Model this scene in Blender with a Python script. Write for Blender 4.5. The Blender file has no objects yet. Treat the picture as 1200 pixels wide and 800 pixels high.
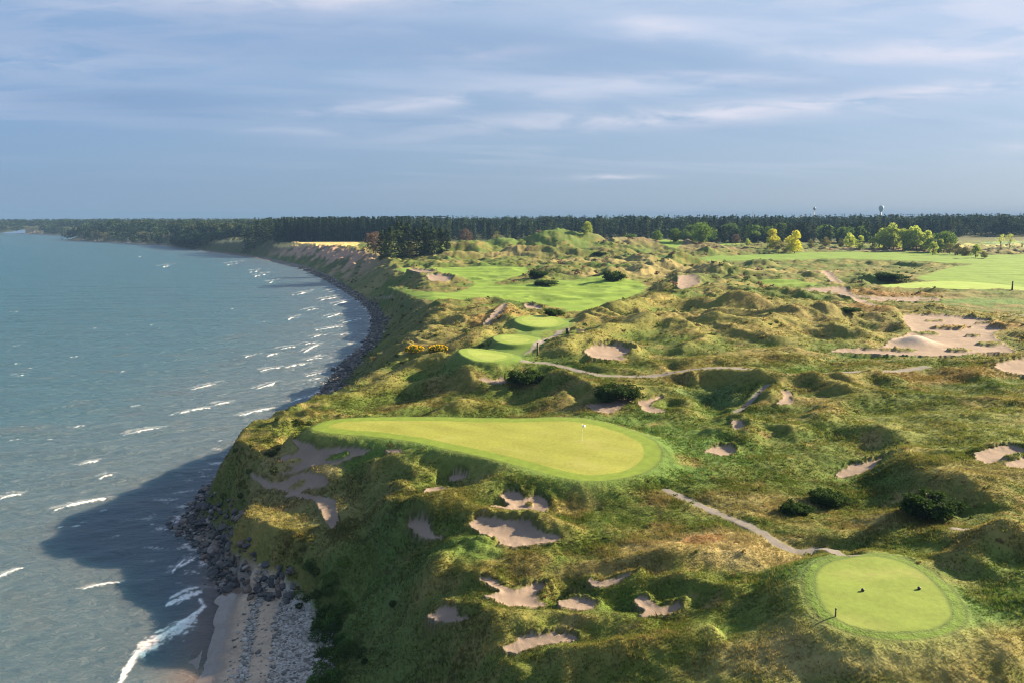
import bpy, math, random
import numpy as np
from mathutils import Vector
R = math.radians
rng = np.random.default_rng(7)
random.seed(7)

# ------------------------------------------------------------------ camera, sky, sun, exposure
F, CZ, PITCH = 900.0, 44.0, math.atan(144 / 900)
sc = bpy.context.scene
C = sc.collection
cam = bpy.data.cameras.new('camera')
cam.sensor_fit = 'HORIZONTAL'; cam.sensor_width = 36; cam.lens = 36 * F / 1200
cam.clip_start = 1; cam.clip_end = 60000
camo = bpy.data.objects.new('camera', cam); C.objects.link(camo)
camo.location = (0, 0, CZ); camo.rotation_euler = (math.pi / 2 - PITCH, 0, 0)
sc.camera = camo

SUN_EL, SUN_AZ = 24.0, 68.0            # azimuth: degrees clockwise from +Y (the view) to +X
sund = bpy.data.lights.new('sun', 'SUN')
sund.energy = 5.0; sund.angle = R(0.5); sund.color = (1.0, 0.80, 0.52)
suno = bpy.data.objects.new('sun', sund); C.objects.link(suno)
sv = Vector((math.sin(R(SUN_AZ)) * math.cos(R(SUN_EL)), math.cos(R(SUN_AZ)) * math.cos(R(SUN_EL)), math.sin(R(SUN_EL))))
suno.rotation_euler = sv.to_track_quat('Z', 'Y').to_euler()
suno.location = (60, 30, 90)
sc.view_settings.view_transform = 'Standard'
sc.view_settings.look = 'None'
sc.view_settings.gamma = 1
sc.view_settings.use_curve_mapping = False
sc.view_settings.exposure = 2.2
sc.cycles.filter_width = 1.1; sc.cycles.use_denoising = True; sc.cycles.denoiser = 'OPENIMAGEDENOISE'; sc.cycles.denoising_prefilter = 'ACCURATE'
sc.cycles.max_bounces = 6
sc.cycles.diffuse_bounces = 2; sc.cycles.glossy_bounces = 2
sc.cycles.transmission_bounces = 3; sc.cycles.transparent_max_bounces = 6
sc.cycles.volume_bounces = 0

class NT:
    """small helper to write node trees"""
    def __init__(s, tree): s.t = tree
    def n(s, typ, **kw):
        nd = s.t.nodes.new(typ)
        for k, v in kw.items():
            if k.startswith('i_'):
                nd.inputs[k[2:].replace('_', ' ')].default_value = v
            else: setattr(nd, k, v)
        return nd
    def l(s, a, b): s.t.links.new(a, b)
    def math(s, op, a, b=None, clamp=False):
        nd = s.t.nodes.new('ShaderNodeMath'); nd.operation = op; nd.use_clamp = clamp
        for i, v in enumerate((a, b)):
            if v is None: continue
            if isinstance(v, (int, float)): nd.inputs[i].default_value = v
            else: s.l(v, nd.inputs[i])
        return nd.outputs[0]
    def mix(s, f, a, b, mode='MIX'):
        nd = s.t.nodes.new('ShaderNodeMix'); nd.data_type = 'RGBA'; nd.blend_type = mode
        for sock, v in ((nd.inputs[0], f), (nd.inputs[6], a), (nd.inputs[7], b)):
            if isinstance(v, (int, float)): sock.default_value = v
            elif isinstance(v, tuple): sock.default_value = (*v, 1)[:4]
            else: s.l(v, sock)
        return nd.outputs[2]
    def ramp(s, f, pts, interp='LINEAR'):
        nd = s.t.nodes.new('ShaderNodeValToRGB'); nd.color_ramp.interpolation = interp
        e = nd.color_ramp.elements
        while len(e) < len(pts): e.new(0.5)
        for el, (p, c) in zip(e, pts):
            el.position = p; el.color = (*c, 1) if isinstance(c, tuple) else (c, c, c, 1)
        s.l(f, nd.inputs[0]); return nd.outputs[0]
    def noise(s, vec, scale, detail=4, rough=0.55, dist=0.0):
        nd = s.t.nodes.new('ShaderNodeTexNoise')
        nd.inputs['Scale'].default_value = scale; nd.inputs['Detail'].default_value = detail
        nd.inputs['Roughness'].default_value = rough; nd.inputs['Distortion'].default_value = dist
        s.l(vec, nd.inputs['Vector']); return nd.outputs['Fac']

world = bpy.data.worlds.new('World'); sc.world = world
world.use_nodes = True
wt = world.node_tree; wt.nodes.clear(); W = NT(wt)
geo = W.n('ShaderNodeTexCoord')
sky = W.n('ShaderNodeTexSky', sky_type='NISHITA', sun_disc=False)
sky.sun_elevation = R(SUN_EL); sky.sun_rotation = R(SUN_AZ); sky.altitude = 200; sky.dust_density = 1.5
sep = W.n('ShaderNodeSeparateXYZ'); W.l(geo.outputs['Generated'], sep.inputs[0])
el = W.math('MAXIMUM', sep.outputs[2], 0.0)
# the veil of thin high overcast: slate blue low down, paler higher up
veil = W.ramp(W.math('POWER', el, 0.7), [(0.0, (1.02, 1.30, 1.66)), (0.10, (0.88, 1.17, 1.60)), (0.25, (0.95, 1.27, 1.76)), (0.42, (1.30, 1.62, 2.12)), (1.0, (1.4, 1.75, 2.3))])
side = W.ramp(W.math('ADD', W.math('MULTIPLY', sep.outputs[0], 0.8), 0.5), [(0.05, (0.70, 0.84, 0.97)), (0.5, (0.98, 1.0, 1.0)), (1.0, (1.22, 1.16, 1.10))])
veil = W.mix(1.0, veil, side, 'MULTIPLY')
base = W.mix(0.92, W.mix(1.0, sky.outputs[0], (0.6, 0.7, 0.9), 'MULTIPLY'), W.mix(1.0, veil, (0.88, 0.88, 0.88), 'MULTIPLY'))
# cloud sheets on a flat layer high above, drawn out along the wind
den = W.math('ADD', el, 0.10)
cx = W.math('DIVIDE', sep.outputs[0], den); cy = W.math('DIVIDE', sep.outputs[1], den)
comb = W.n('ShaderNodeCombineXYZ')
W.l(W.math('ADD', W.math('MULTIPLY', cx, 0.30), W.math('MULTIPLY', cy, 0.13)), comb.inputs[0])
W.l(W.math('SUBTRACT', cy, W.math('MULTIPLY', cx, 0.25)), comb.inputs[1])
n1 = W.noise(comb.outputs[0], 1.55, 7, 0.52, 0.35)
comb2 = W.n('ShaderNodeVectorMath', operation='ADD'); W.l(comb.outputs[0], comb2.inputs[0]); comb2.inputs[1].default_value = (3.7, 8.1, 2.0)
n2 = W.noise(comb2.outputs[0], 0.62, 4, 0.5, 0.2)
cm = W.math('MULTIPLY', W.ramp(n1, [(0.47, 0.0), (0.60, 0.55), (0.74, 1.0)], 'EASE'), W.ramp(n2, [(0.34, 0.12), (0.6, 1.0)], 'EASE'))
fade = W.ramp(el, [(0.03, 0.0), (0.09, 0.45), (0.20, 0.8), (0.33, 1.0)])
cm = W.math('MULTIPLY', cm, fade)
base = W.mix(W.math('MULTIPLY', cm, 0.75), base, (2.15, 2.2, 2.55))
# named cloud bars: (azimuth tangent, elevation tangent, half length, half thickness, tilt, brightness)
uT = W.math('DIVIDE', sep.outputs[0], W.math('MAXIMUM', sep.outputs[1], 0.05)); vT = W.math('DIVIDE', sep.outputs[2], W.math('MAXIMUM', sep.outputs[1], 0.05))
cst = W.n('ShaderNodeCombineXYZ'); W.l(W.math('MULTIPLY', uT, 7.0), cst.inputs[0]); W.l(W.math('MULTIPLY', vT, 38.0), cst.inputs[1])
sn = W.noise(cst.outputs[0], 1.0, 6, 0.58, 0.5)
cst2 = W.n('ShaderNodeCombineXYZ'); W.l(W.math('MULTIPLY', uT, 3.0), cst2.inputs[0]); W.l(W.math('MULTIPLY', vT, 9.0), cst2.inputs[1]); cst2.inputs[2].default_value = 4.2
sn2 = W.noise(cst2.outputs[0], 1.0, 4, 0.55, 0.3)
wob = W.math('MULTIPLY', W.math('SUBTRACT', sn2, 0.5), 0.035)
tot_ = None; dark_ = None
for u0, v0, lu, lv, k, br in [(-0.09, 0.148, 0.20, 0.010, 0.06, 0.55), (0.42, 0.146, 0.38, 0.011, 0.075, 0.75), (0.23, 0.173, 0.13, 0.008, 0.0, 0.65), (0.50, 0.200, 0.22, 0.010, -0.03, 0.5), (-0.12, 0.275, 0.25, 0.012, 0.05, 0.75), (-0.35, 0.262, 0.35, 0.03, 0.02, 0.35), (0.175, 0.235, 0.05, 0.012, -0.1, 0.55), (0.12, 0.048, 0.055, 0.0035, 0.02, 0.8),
                              (0.62, 0.22, 0.16, 0.02, 0.1, 0.5), (-0.05, 0.205, 0.10, 0.008, 0.05, 0.45), (0.63, 0.084, 0.05, 0.005, 0.0, 0.35), (0.55, 0.265, 0.25, 0.02, 0.0, 0.4), (-0.55, 0.20, 0.25, 0.03, 0.0, 0.25), (-0.27, 0.11, 0.08, 0.006, 0.0, 0.2), (0.15, 0.125, 0.30, 0.012, 0.03, 0.3), (0.1, 0.285, 0.4, 0.02, 0.02, 0.4), (-0.51, 0.150, 0.10, 0.010, 0.0, -0.75), (-0.45, 0.135, 0.12, 0.012, 0.0, -0.35)]:
    du = W.math('SUBTRACT', uT, u0); dv = W.math('ADD', W.math('SUBTRACT', W.math('SUBTRACT', vT, v0), W.math('MULTIPLY', du, k)), wob)
    a_ = W.math('POWER', W.math('MULTIPLY', du, 1 / lu), 2.0); b_ = W.math('POWER', W.math('ABSOLUTE', W.math('MULTIPLY', dv, 1 / lv)), 1.6)
    g_ = W.math('MULTIPLY', W.math('EXPONENT', W.math('MULTIPLY', W.math('ADD', a_, b_), -1.0)), abs(br))
    if br > 0: tot_ = g_ if tot_ is None else W.math('ADD', tot_, g_)
    else: dark_ = g_ if dark_ is None else W.math('ADD', dark_, g_)
tot_ = W.math('MULTIPLY', tot_, W.ramp(sn, [(0.36, 0.0), (0.52, 0.8), (0.70, 1.25)]), True)
base = W.mix(W.math('MULTIPLY', tot_, 0.95), base, (2.25, 2.2, 2.45))
base = W.mix(W.math('MULTIPLY', dark_, W.ramp(sn, [(0.3, 0.4), (0.6, 1.0)]), True), base, (0.60, 0.92, 1.48))
comb3 = W.n('ShaderNodeVectorMath', operation='ADD'); W.l(comb.outputs[0], comb3.inputs[0]); comb3.inputs[1].default_value = (-5.1, 1.4, 7.0)
n3 = W.noise(comb3.outputs[0], 0.8, 5, 0.5, 0.2)
dk = W.math('MULTIPLY', W.ramp(n3, [(0.52, 0.0), (0.72, 1.0)], 'EASE'), fade)
base = W.mix(W.math('MULTIPLY', dk, 0.5), base, (0.62, 0.98, 1.6))
bg = W.n('ShaderNodeBackground'); bg.inputs['Strength'].default_value = 0.084
W.l(base, bg.inputs['Color'])
wo = W.n('ShaderNodeOutputWorld'); W.l(bg.outputs[0], wo.inputs['Surface'])

# ------------------------------------------------------------------ numeric helpers
def ray(px, py):
    px = np.asarray(px, float); py = np.asarray(py, float)
    cs, sn = math.cos(PITCH), math.sin(PITCH)
    return px - 600, F * cs + (400 - py) * sn, -F * sn + (400 - py) * cs
def unproj(px, py, z):
    dx, dy, dz = ray(px, py); t = (z - CZ) / dz
    return dx * t, dy * t
def sstep(x, a, b):
    t = np.clip((x - a) / (b - a), 0, 1); return t * t * (3 - 2 * t)
def _hash(ix, iy, seed):
    h = (ix.astype(np.uint32) * np.uint32(374761393) + iy.astype(np.uint32) * np.uint32(668265263) + np.uint32(seed * 1442695041 & 0xffffffff))
    h = (h ^ (h >> np.uint32(13))) * np.uint32(1274126177)
    return h ^ (h >> np.uint32(16))
def perlin(x, y, seed=0):
    x = np.asarray(x, np.float64); y = np.asarray(y, np.float64)
    xf = np.floor(x); yf = np.floor(y)
    ix = xf.astype(np.int64); iy = yf.astype(np.int64)
    fx = (x - xf); fy = (y - yf)
    u = fx * fx * fx * (fx * (fx * 6 - 15) + 10); v = fy * fy * fy * (fy * (fy * 6 - 15) + 10)
    def g(a, b, dx, dy):
        ang = _hash(ix + a, iy + b, seed).astype(np.float64) * (2 * math.pi / 4294967296.0)
        return np.cos(ang) * dx + np.sin(ang) * dy
    n00 = g(0, 0, fx, fy); n10 = g(1, 0, fx - 1, fy); n01 = g(0, 1, fx, fy - 1); n11 = g(1, 1, fx - 1, fy - 1)
    return 1.5 * ((n00 * (1 - u) + n10 * u) * (1 - v) + (n01 * (1 - u) + n11 * u) * v)
def fbm(x, y, seed=0, oct=3, gain=0.5):
    s = 0; a = 1.0; t = 0
    for o in range(oct):
        s = s + a * perlin(x * 2 ** o + 17.3 * o, y * 2 ** o - 9.1 * o, seed + o); t += a; a *= gain
    return s / t
def smooth_poly(P, closed=True, sub=4):
    P = np.asarray(P, float); n = len(P); out = []
    rngi = range(n) if closed else range(n - 1)
    for i in rngi:
        if closed: p0, p1, p2, p3 = P[i - 1], P[i], P[(i + 1) % n], P[(i + 2) % n]
        else: p0, p1, p2, p3 = P[max(i - 1, 0)], P[i], P[i + 1], P[min(i + 2, n - 1)]
        for k in range(sub):
            t = k / sub
            out.append(0.5 * (2 * p1 + (p2 - p0) * t + (2 * p0 - 5 * p1 + 4 * p2 - p3) * t * t + (3 * p1 - p0 - 3 * p2 + p3) * t ** 3))
    if not closed: out.append(P[-1])
    return np.array(out)
def seg_dist(x, y, P, closed):
    """distance to a polyline, index of nearest segment and parameter on it"""
    best = np.full(x.shape, 1e18); bi = np.zeros(x.shape, np.int32); bt = np.zeros(x.shape)
    n = len(P)
    for i in range(n if closed else n - 1):
        a = P[i]; b = P[(i + 1) % n]; d = b - a; L = max(d @ d, 1e-9)
        t = np.clip(((x - a[0]) * d[0] + (y - a[1]) * d[1]) / L, 0, 1)
        q = (x - a[0] - t * d[0]) ** 2 + (y - a[1] - t * d[1]) ** 2
        m = q < best
        best = np.where(m, q, best); bi = np.where(m, i, bi); bt = np.where(m, t, bt)
    return np.sqrt(best), bi, bt
def inside(x, y, P):
    c = np.zeros(x.shape, bool); n = len(P)
    for i in range(n):
        x1, y1 = P[i]; x2, y2 = P[(i + 1) % n]
        if y1 == y2: continue
        m = ((y1 > y) != (y2 > y)) & (x < (x2 - x1) * (y - y1) / (y2 - y1) + x1)
        c ^= m
    return c
def sdist(x, y, P):
    d, _, _ = seg_dist(x, y, P, True)
    return np.where(inside(x, y, P), -d, d)

# ------------------------------------------------------------------ coast and base relief
# water's edge in the photograph (z = 0), with the width of the beach / rock strip and of the bluff behind it (metres)
COAST_PX = [(40, 1300, 20, 12), (170, 950, 15, 12), (228, 800, 11.5, 14), (246, 730, 10.5, 14), (266, 692, 9, 14), (255, 668, 7.5, 9), (240, 642, 3, 6), (214, 612, 1.5, 6), (232, 590, 1.5, 6),
            (262, 560, 2, 7), (284, 538, 2, 9), (300, 520, 2, 12), (332, 498, 2, 16), (365, 478, 2, 18), (385, 450, 3, 24), (402, 428, 3, 25), (425, 408, 3, 24),
            (436, 388, 3, 22), (437, 369, 4, 22), (425, 355, 4, 24), (405, 342, 4, 28), (380, 327, 6, 34), (350, 314, 7, 36), (303, 303, 6, 36), (258, 297, 5, 36), (212, 291, 5, 36),
            (190, 287.5, 5, 36), (160, 285.5, 5, 36), (110, 283, 5, 36), (66, 281.5, 5, 36)]
co = [unproj(a, b, 0.0) for a, b, _, _ in COAST_PX]
cpar = [(c, d) for _, _, c, d in COAST_PX]
co += [(-905, 1680), (-960, 1790), (-1330, 2180), (-1800, 2330), (-2600, 2400), (-6000, 2500)]
cpar += [(6, 40)] * 6
COAST = np.array(co); CPAR = np.array(cpar, float)
LAND = np.vstack([COAST, [(-6000, 9000), (9000, 9000), (9000, -400), (COAST[0, 0], -400)]])

CTRL = [(640, 785, 9.8), (522, 740, 9.0), (440, 730, 7.2), (410, 690, 6.5), (760, 730, 11.3), (720, 690, 11.4), (850, 790, 12.6), (1000, 790, 14.0), (1190, 780, 14.8), (1036, 695, 14.2), (900, 700, 13.0), (830, 650, 12.8),
        (1180, 650, 15.6), (600, 640, 10.9), (480, 610, 10.8), (500, 680, 9.8), (640, 600, 11.4), (760, 610, 12.2), (600, 520, 12.6), (400, 535, 11.9), (300, 575, 9.4), (310, 590, 9.0), (345, 600, 9.2), (345, 535, 11.7), (385, 575, 10.7), (315, 550, 10.7), (350, 508, 11.4), (400, 610, 9.9), (480, 560, 11.3), (560, 575, 11.2), (430, 600, 10.3), (800, 540, 13.2), (900, 560, 13.2),
        (1000, 600, 12.6), (1110, 600, 14.6), (1120, 545, 16.4), (1180, 560, 16.6), (1040, 535, 13.6), (1090, 490, 16.0), (990, 500, 14.0), (900, 500, 13.2), (830, 465, 12.0), (890, 445, 15.0),
        (600, 475, 10.5), (480, 460, 9.5), (420, 470, 8.5), (720, 480, 13.0), (700, 445, 15.0), (570, 428, 15.6), (602, 407, 15.4), (632, 388, 15.2), (480, 400, 11.4), (520, 380, 12.6), (450, 360, 12.2),
        (660, 350, 13.0), (740, 340, 13.4), (480, 320, 14.0), (560, 315, 14.2), (780, 400, 16.0), (830, 430, 15.4), (950, 400, 15.5), (1100, 398, 14.6), (1180, 430, 16), (1100, 440, 15.5), (850, 370, 15.2), (760, 365, 15.5),
        (1000, 340, 14.2), (1130, 320, 14.0), (1000, 304, 14.0), (1190, 310, 14.2), (900, 318, 14.2), (820, 330, 15.5), (640, 300, 16.5), (470, 302, 15.0), (400, 290, 16.0), (330, 287, 16.5), (800, 290, 17.5), (1100, 291, 16.5), (1190, 290, 17), (900, 292, 16.5)]
cxy = np.array([(*unproj(a, b, c), c) for a, b, c in CTRL])
far = [(-500, 1300, 17), (-250, 1100, 18.5), (0, 1000, 19.5), (300, 980, 20.5), (600, 900, 21), (900, 900, 21.5), (0, 2200, 24), (1500, 2200, 25), (-900, 2400, 18), (-2000, 3000, 18), (0, 4500, 24), (3500, 4000, 24), (70, 45, 15.5), (-10, 40, 8.0), (30, 42, 11.5)]
cxy = np.vstack([cxy, np.array(far, float)])
def warp(x, y): return x / y * 1.6, np.log(y)
def _rbf(r2): return np.sqrt(r2 + 0.03 ** 2)
ca, cb = warp(cxy[:, 0], cxy[:, 1])
K = _rbf((ca[:, None] - ca) ** 2 + (cb[:, None] - cb) ** 2)
cw = np.linalg.solve(K - 0.015 * np.eye(len(ca)), cxy[:, 2] - 14.0)
def plateau(x, y):
    a, b = warp(x, np.maximum(y, 20)); z = np.full(np.shape(x), 14.0)
    for i in range(len(ca)): z = z + cw[i] * _rbf((a - ca[i]) ** 2 + (b - cb[i]) ** 2)
    return np.clip(z, 7, 27)
def base_relief(x, y):
    d, bi, bt = seg_dist(x, y, COAST, False)
    ins = inside(x, y, LAND)
    j = np.minimum(bi + 1, len(CPAR) - 1)
    b0 = CPAR[bi, 0] * (1 - bt) + CPAR[j, 0] * bt; bw = CPAR[bi, 1] * (1 - bt) + CPAR[j, 1] * bt
    zp = plateau(x, y)
    toe = np.minimum(d * 0.13, b0 * 0.13 + 0.2) + 0.02 * d * (d < b0)
    s = np.clip((d - b0) / bw, 0, 1)
    s = 0.55 * s + 0.45 * s * s * (3 - 2 * s)
    z = toe + (zp - toe) * s
    z = np.where(ins, z, np.maximum(-d * 0.06, -3))
    return z, np.where(ins, d, -d), b0, bw
def hit(px, py, fn=None, tmin=40.0, tmax=5000.0):
    """where the sight line through a photograph pixel meets the relief"""
    dx, dy, dz = [float(v) for v in ray(px, py)]
    t = np.exp(np.linspace(math.log(tmin), math.log(tmax), 700)) / dy
    x, y, z = dx * t, dy * t, CZ + dz * t
    g = (fn or (lambda a, b: base_relief(a, b)[0]))(x, y)
    k = np.argmax(z < g)
    if k == 0: k = len(t) - 1
    f = np.clip((z[k - 1] - g[k - 1]) / max(1e-6, (z[k - 1] - g[k - 1]) - (z[k] - g[k])), 0, 1)
    return np.array([x[k - 1] + (x[k] - x[k - 1]) * f, y[k - 1] + (y[k] - y[k - 1]) * f])
def hits(P): return np.array([hit(*p) for p in P])

# ------------------------------------------------------------------ the land grid (finer towards the camera)
ys = [34.0]
while ys[-1] < 8600:
    y = ys[-1]; r = 0.0032 if y < 120 else 0.0042 if y < 260 else 0.005 if y < 740 else 0.011 if y < 1200 else 0.03
    ys.append(y * (1 + r))
ys = np.array(ys); us = np.arange(-0.80, 0.84, 0.00118)
NR, NCOL = len(ys), len(us); YO = 12.0
U, Yg = np.meshgrid(us, ys); Xg = U * (Yg + YO)
x = Xg.ravel(); y = Yg.ravel()
need = inside(x, y, LAND)
near_w = np.zeros(len(x), bool)
z = np.full(len(x), -3.0); dco = np.full(len(x), -99.0); b0 = np.full(len(x), 3.0); bw = np.full(len(x), 15.0)
dq, _, _ = seg_dist(x[~need][::1], y[~need][::1], COAST[:34], False)
tmp = np.where(~need)[0]; keepw = tmp[dq < 22]
act = need.copy(); act[keepw] = True
ai = np.where(act)[0]
z[ai], dco[ai], b0[ai], bw[ai] = base_relief(x[ai], y[ai])
zbase = z.copy(); zs = z.copy()
inl = dco - b0 - bw                                    # metres inland of the bluff's crest

def zat(X_, Y_, arr=None):
    """height of the finished relief at a point (bilinear on the grid)"""
    Z = (z if arr is None else arr).reshape(NR, NCOL)
    X_ = np.asarray(X_, float); Y_ = np.asarray(Y_, float)
    r = np.clip(np.searchsorted(ys, Y_) - 1, 0, NR - 2); fr = np.clip((Y_ - ys[r]) / (ys[r + 1] - ys[r]), 0, 1)
    uu = np.clip(X_ / (Y_ + YO), us[0], us[-1]); cf = (uu - us[0]) / (us[1] - us[0]); c_ = np.clip(cf.astype(int), 0, NCOL - 2); fc = np.clip(cf - c_, 0, 1)
    return (Z[r, c_] * (1 - fc) + Z[r, c_ + 1] * fc) * (1 - fr) + (Z[r + 1, c_] * (1 - fc) + Z[r + 1, c_ + 1] * fc) * fr
def hsm(px, py): return hit(px, py, lambda a, b: zat(a, b, zs))
# ---- dune noise ----
xs_, ys_ = x[ai], y[ai]
wx = xs_ + 6 * perlin(xs_ / 30, ys_ / 30, 51); wy = ys_ + 6 * perlin(xs_ / 30, ys_ / 30, 52)
dn1 = 1 - np.abs(perlin(wx / 21, wy / 15, 3)) * 2.2             # ridged
dn2 = fbm(wx / 30, wy / 22, 5, 2)
dn3 = 1 - np.abs(perlin(wx / 8.5 + wy / 30, wy / 6.5, 9)) * 2.2
dn5 = 1 - np.abs(perlin(wx / 4.6 + wy / 22, wy / 3.3 - wx / 30, 15)) * 2.2
dn4 = 1 - np.abs(perlin(wx / 42, wy / 30, 13)) * 2.2
nearA = 1 - sstep(ys_, 130, 230)
midA = sstep(ys_, 130, 230) * (1 - sstep(ys_, 450, 620))
farA = sstep(ys_, 450, 620) * (1 - sstep(ys_, 700, 900))
rel = nearA * (0.95 * dn1 + 0.75 * dn2 + 0.32 * dn3 + 0.12 * dn5) + midA * (2.0 * dn1 + 1.3 * dn2 + 0.72 * dn3 + 1.3 * dn4 + 0.26 * dn5) + farA * (1.3 * dn2 + 1.7 * dn4 + 2.0 * dn1 + 0.7 * dn3)
bluffk = sstep(dco[ai], b0[ai], b0[ai] + bw[ai] * 0.8)
gully = (1 - np.abs(perlin(xs_ / 5.5 + ys_ / 9, ys_ / 9, 21)) * 2.4) * 0.45 * sstep(dco[ai], b0[ai] + 1, b0[ai] + 6) * (1 - sstep(inl[ai], -3, 10))
rel = rel * (0.15 + 0.85 * bluffk) * (dco[ai] > 0) + gully * (1 + 1.5 * sstep(ys_, 350, 600))
amp = np.zeros(len(x)); amp[ai] = rel
# calm places: the landing area round the green, etc (photo px, radius m, keep)
for px, py, rad, keep in [(880, 590, 22, 0.35), (1130, 500, 24, 0.45), (760, 600, 14, 0.5), (700, 520, 16, 0.2), (1000, 420, 22, 0.6), (430, 690, 14, 0.5), (930, 720, 13, 0.35), (640, 475, 20, 0.5), (1190, 360, 45, 0.3), (1040, 300, 60, 0.3), (620, 364, 24, 0.4), (690, 366, 20, 0.5), (500, 345, 26, 0.5), (570, 345, 26, 0.5), (920, 314, 45, 0.35), (1010, 316, 40, 0.4), (860, 312, 30, 0.5)]:
    c = hit(px, py); m = np.exp(-((x - c[0]) ** 2 + (y - c[1]) ** 2) / (2 * (rad * 0.7) ** 2))
    amp *= 1 - (1 - keep) * m
z[ai] += amp[ai]

def ridge(pts, h, w, closed=False):
    h = h * 1.1 if h < 4 else h
    P = smooth_poly(hits(pts), closed, 3)
    lo = P.min(0) - 3.2 * w; hi = P.max(0) + 3.2 * w
    m = np.where(act & (x > lo[0]) & (x < hi[0]) & (y > lo[1]) & (y < hi[1]))[0]
    if len(m) == 0: return
    d, bi, bt = seg_dist(x[m], y[m], P, closed)
    s = (bi + bt) / max(1, len(P) - 1)
    end = 1.0 if closed else sstep(s, -0.02, 0.12) * (1 - sstep(s, 0.88, 1.02))
    d = d + 0.35 * w * perlin(x[m] / (2.2 * w), y[m] / (2.2 * w), 31)
    g = np.exp(-(np.maximum(d, 0) / w) ** 2 * 0.9)
    z[m] += h * g * end * (1 + 0.35 * perlin(x[m] / (3 * w), y[m] / (3 * w), 33))
def mound(px, py, h, wx_, wy_=None, dist=None):
    c = hit(px, py) if dist is None else np.array([(px - 600) / 889 * dist, dist]); wy_ = wy_ or wx_
    q = ((x - c[0]) / wx_) ** 2 + ((y - c[1]) / wy_) ** 2
    m = np.where(act & (q < 6))[0]
    q = q[m] * (1 + 0.45 * perlin(x[m] / (1.1 * wx_), y[m] / (1.1 * wx_), 41))
    z[m] += h * np.exp(-q * 1.1)

RIDGES = [
 ([(430, 566), (470, 556), (520, 562)], 0.8, 1.7), ([(400, 594), (440, 583), (480, 588)], 0.8, 1.7), ([(395, 640), (430, 628), (470, 640)], 0.7, 2.0), ([(420, 548), (455, 543), (500, 548)], 0.6, 1.5), ([(600, 565), (650, 572), (700, 575)], 0.5, 1.8),
 ([(424, 617), (487, 605), (549, 589), (581, 581), (612, 577), (655, 581)], 1.5, 2.4),
 ([(462, 634), (500, 612), (545, 610), (600, 611), (640, 622), (682, 640)], 1.0, 1.7),
 ([(545, 640), (572, 653), (620, 658), (660, 652)], 0.5, 1.2),
 ([(470, 712), (522, 684), (561, 676), (648, 668), (726, 662), (820, 657), (905, 656)], 0.95, 2.0),
 ([(400, 745), (440, 722), (480, 705), (522, 690)], 1.0, 2.4),
 ([(682, 700), (735, 690), (790, 687), (830, 694), (880, 706)], 1.1, 1.5),
 ([(520, 775), (575, 752), (640, 735), (720, 733), (770, 742)], 0.9, 1.6),
 ([(640, 795), (720, 778), (790, 765), (850, 752)], 1.0, 1.8),
 ([(810, 800), (880, 776), (960, 760), (1040, 757), (1120, 760), (1200, 768)], 0.8, 2.4),
 ([(1005, 642), (1060, 636), (1120, 637), (1160, 645), (1200, 660), (1260, 690)], 0.75, 2.2),
 ([(1118, 676), (1150, 662), (1190, 652), (1230, 656)], 1.3, 2.2),
 ([(985, 512), (1020, 507), (1050, 515), (1058, 540), (1075, 563), (1105, 573), (1145, 588), (1160, 605)], 1.1, 2.4),
 ([(1010, 640), (950, 622), (990, 614), (1060, 612), (1120, 606)], 0.6, 2.2),
 ([(800, 455), (830, 448), (870, 447), (895, 455)], 1.8, 3.0),
 ([(896, 478), (912, 458), (945, 452), (978, 458), (985, 470)], 1.4, 2.6),
 ([(985, 455), (1020, 447), (1050, 452)], 1.3, 3.0),
 ([(905, 512), (950, 500), (1000, 474), (1040, 466)], 0.9, 2.6),
 ([(820, 510), (850, 515), (872, 520), (880, 508), (865, 494), (835, 492)], 0.9, 1.8),
 ([(480, 489), (579, 485), (630, 476), (672, 462)], 1.4, 2.6),
 ([(640, 444), (672, 449), (694, 460)], 1.3, 2.2),
 ([(690, 468), (735, 460), (790, 466), (810, 480), (795, 495)], 1.2, 2.4),
 ([(545, 435), (552, 446), (572, 455), (600, 455)], 0.9, 2.0),
 ([(430, 470), (480, 440), (540, 412), (580, 385), (600, 370)], 1.1, 3.2),
 ([(400, 478), (450, 452), (500, 432), (540, 425)], 0.8, 3.0),
 ([(440, 430), (480, 408), (530, 385), (570, 366)], 0.8, 3.5),
 ([(650, 425), (680, 408), (720, 395), (770, 385)], 1.5, 4.0),
 ([(660, 390), (720, 372), (780, 355), (800, 350)], 1.8, 4.5),
 ([(790, 440), (850, 425), (900, 424), (960, 430)], 1.0, 3.0),
 ([(980, 440), (1040, 428), (1100, 427)], 0.7, 3.0),
 ([(820, 385), (880, 392), (940, 380), (1000, 385)], 2.0, 5.0),
 ([(900, 372), (960, 368), (1020, 372)], 1.4, 4.5),
 ([(720, 296), (760, 290), (800, 294), (850, 294)], 2.0, 14),
 ([(690, 338), (740, 328), (790, 318), (800, 310)], 4.0, 8),
 ([(820, 303), (870, 296), (920, 296), (960, 300)], 2.5, 9),
 ([(840, 309), (900, 311), (960, 313), (1010, 312), (1040, 312)], 0.9, 6),
 ([(960, 382), (1010, 372), (1050, 372)], 1.0, 4),
 ([(320, 505), (345, 500), (380, 486), (420, 480)], 0.6, 2.0),
]
for r in RIDGES: ridge(*r)
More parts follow.
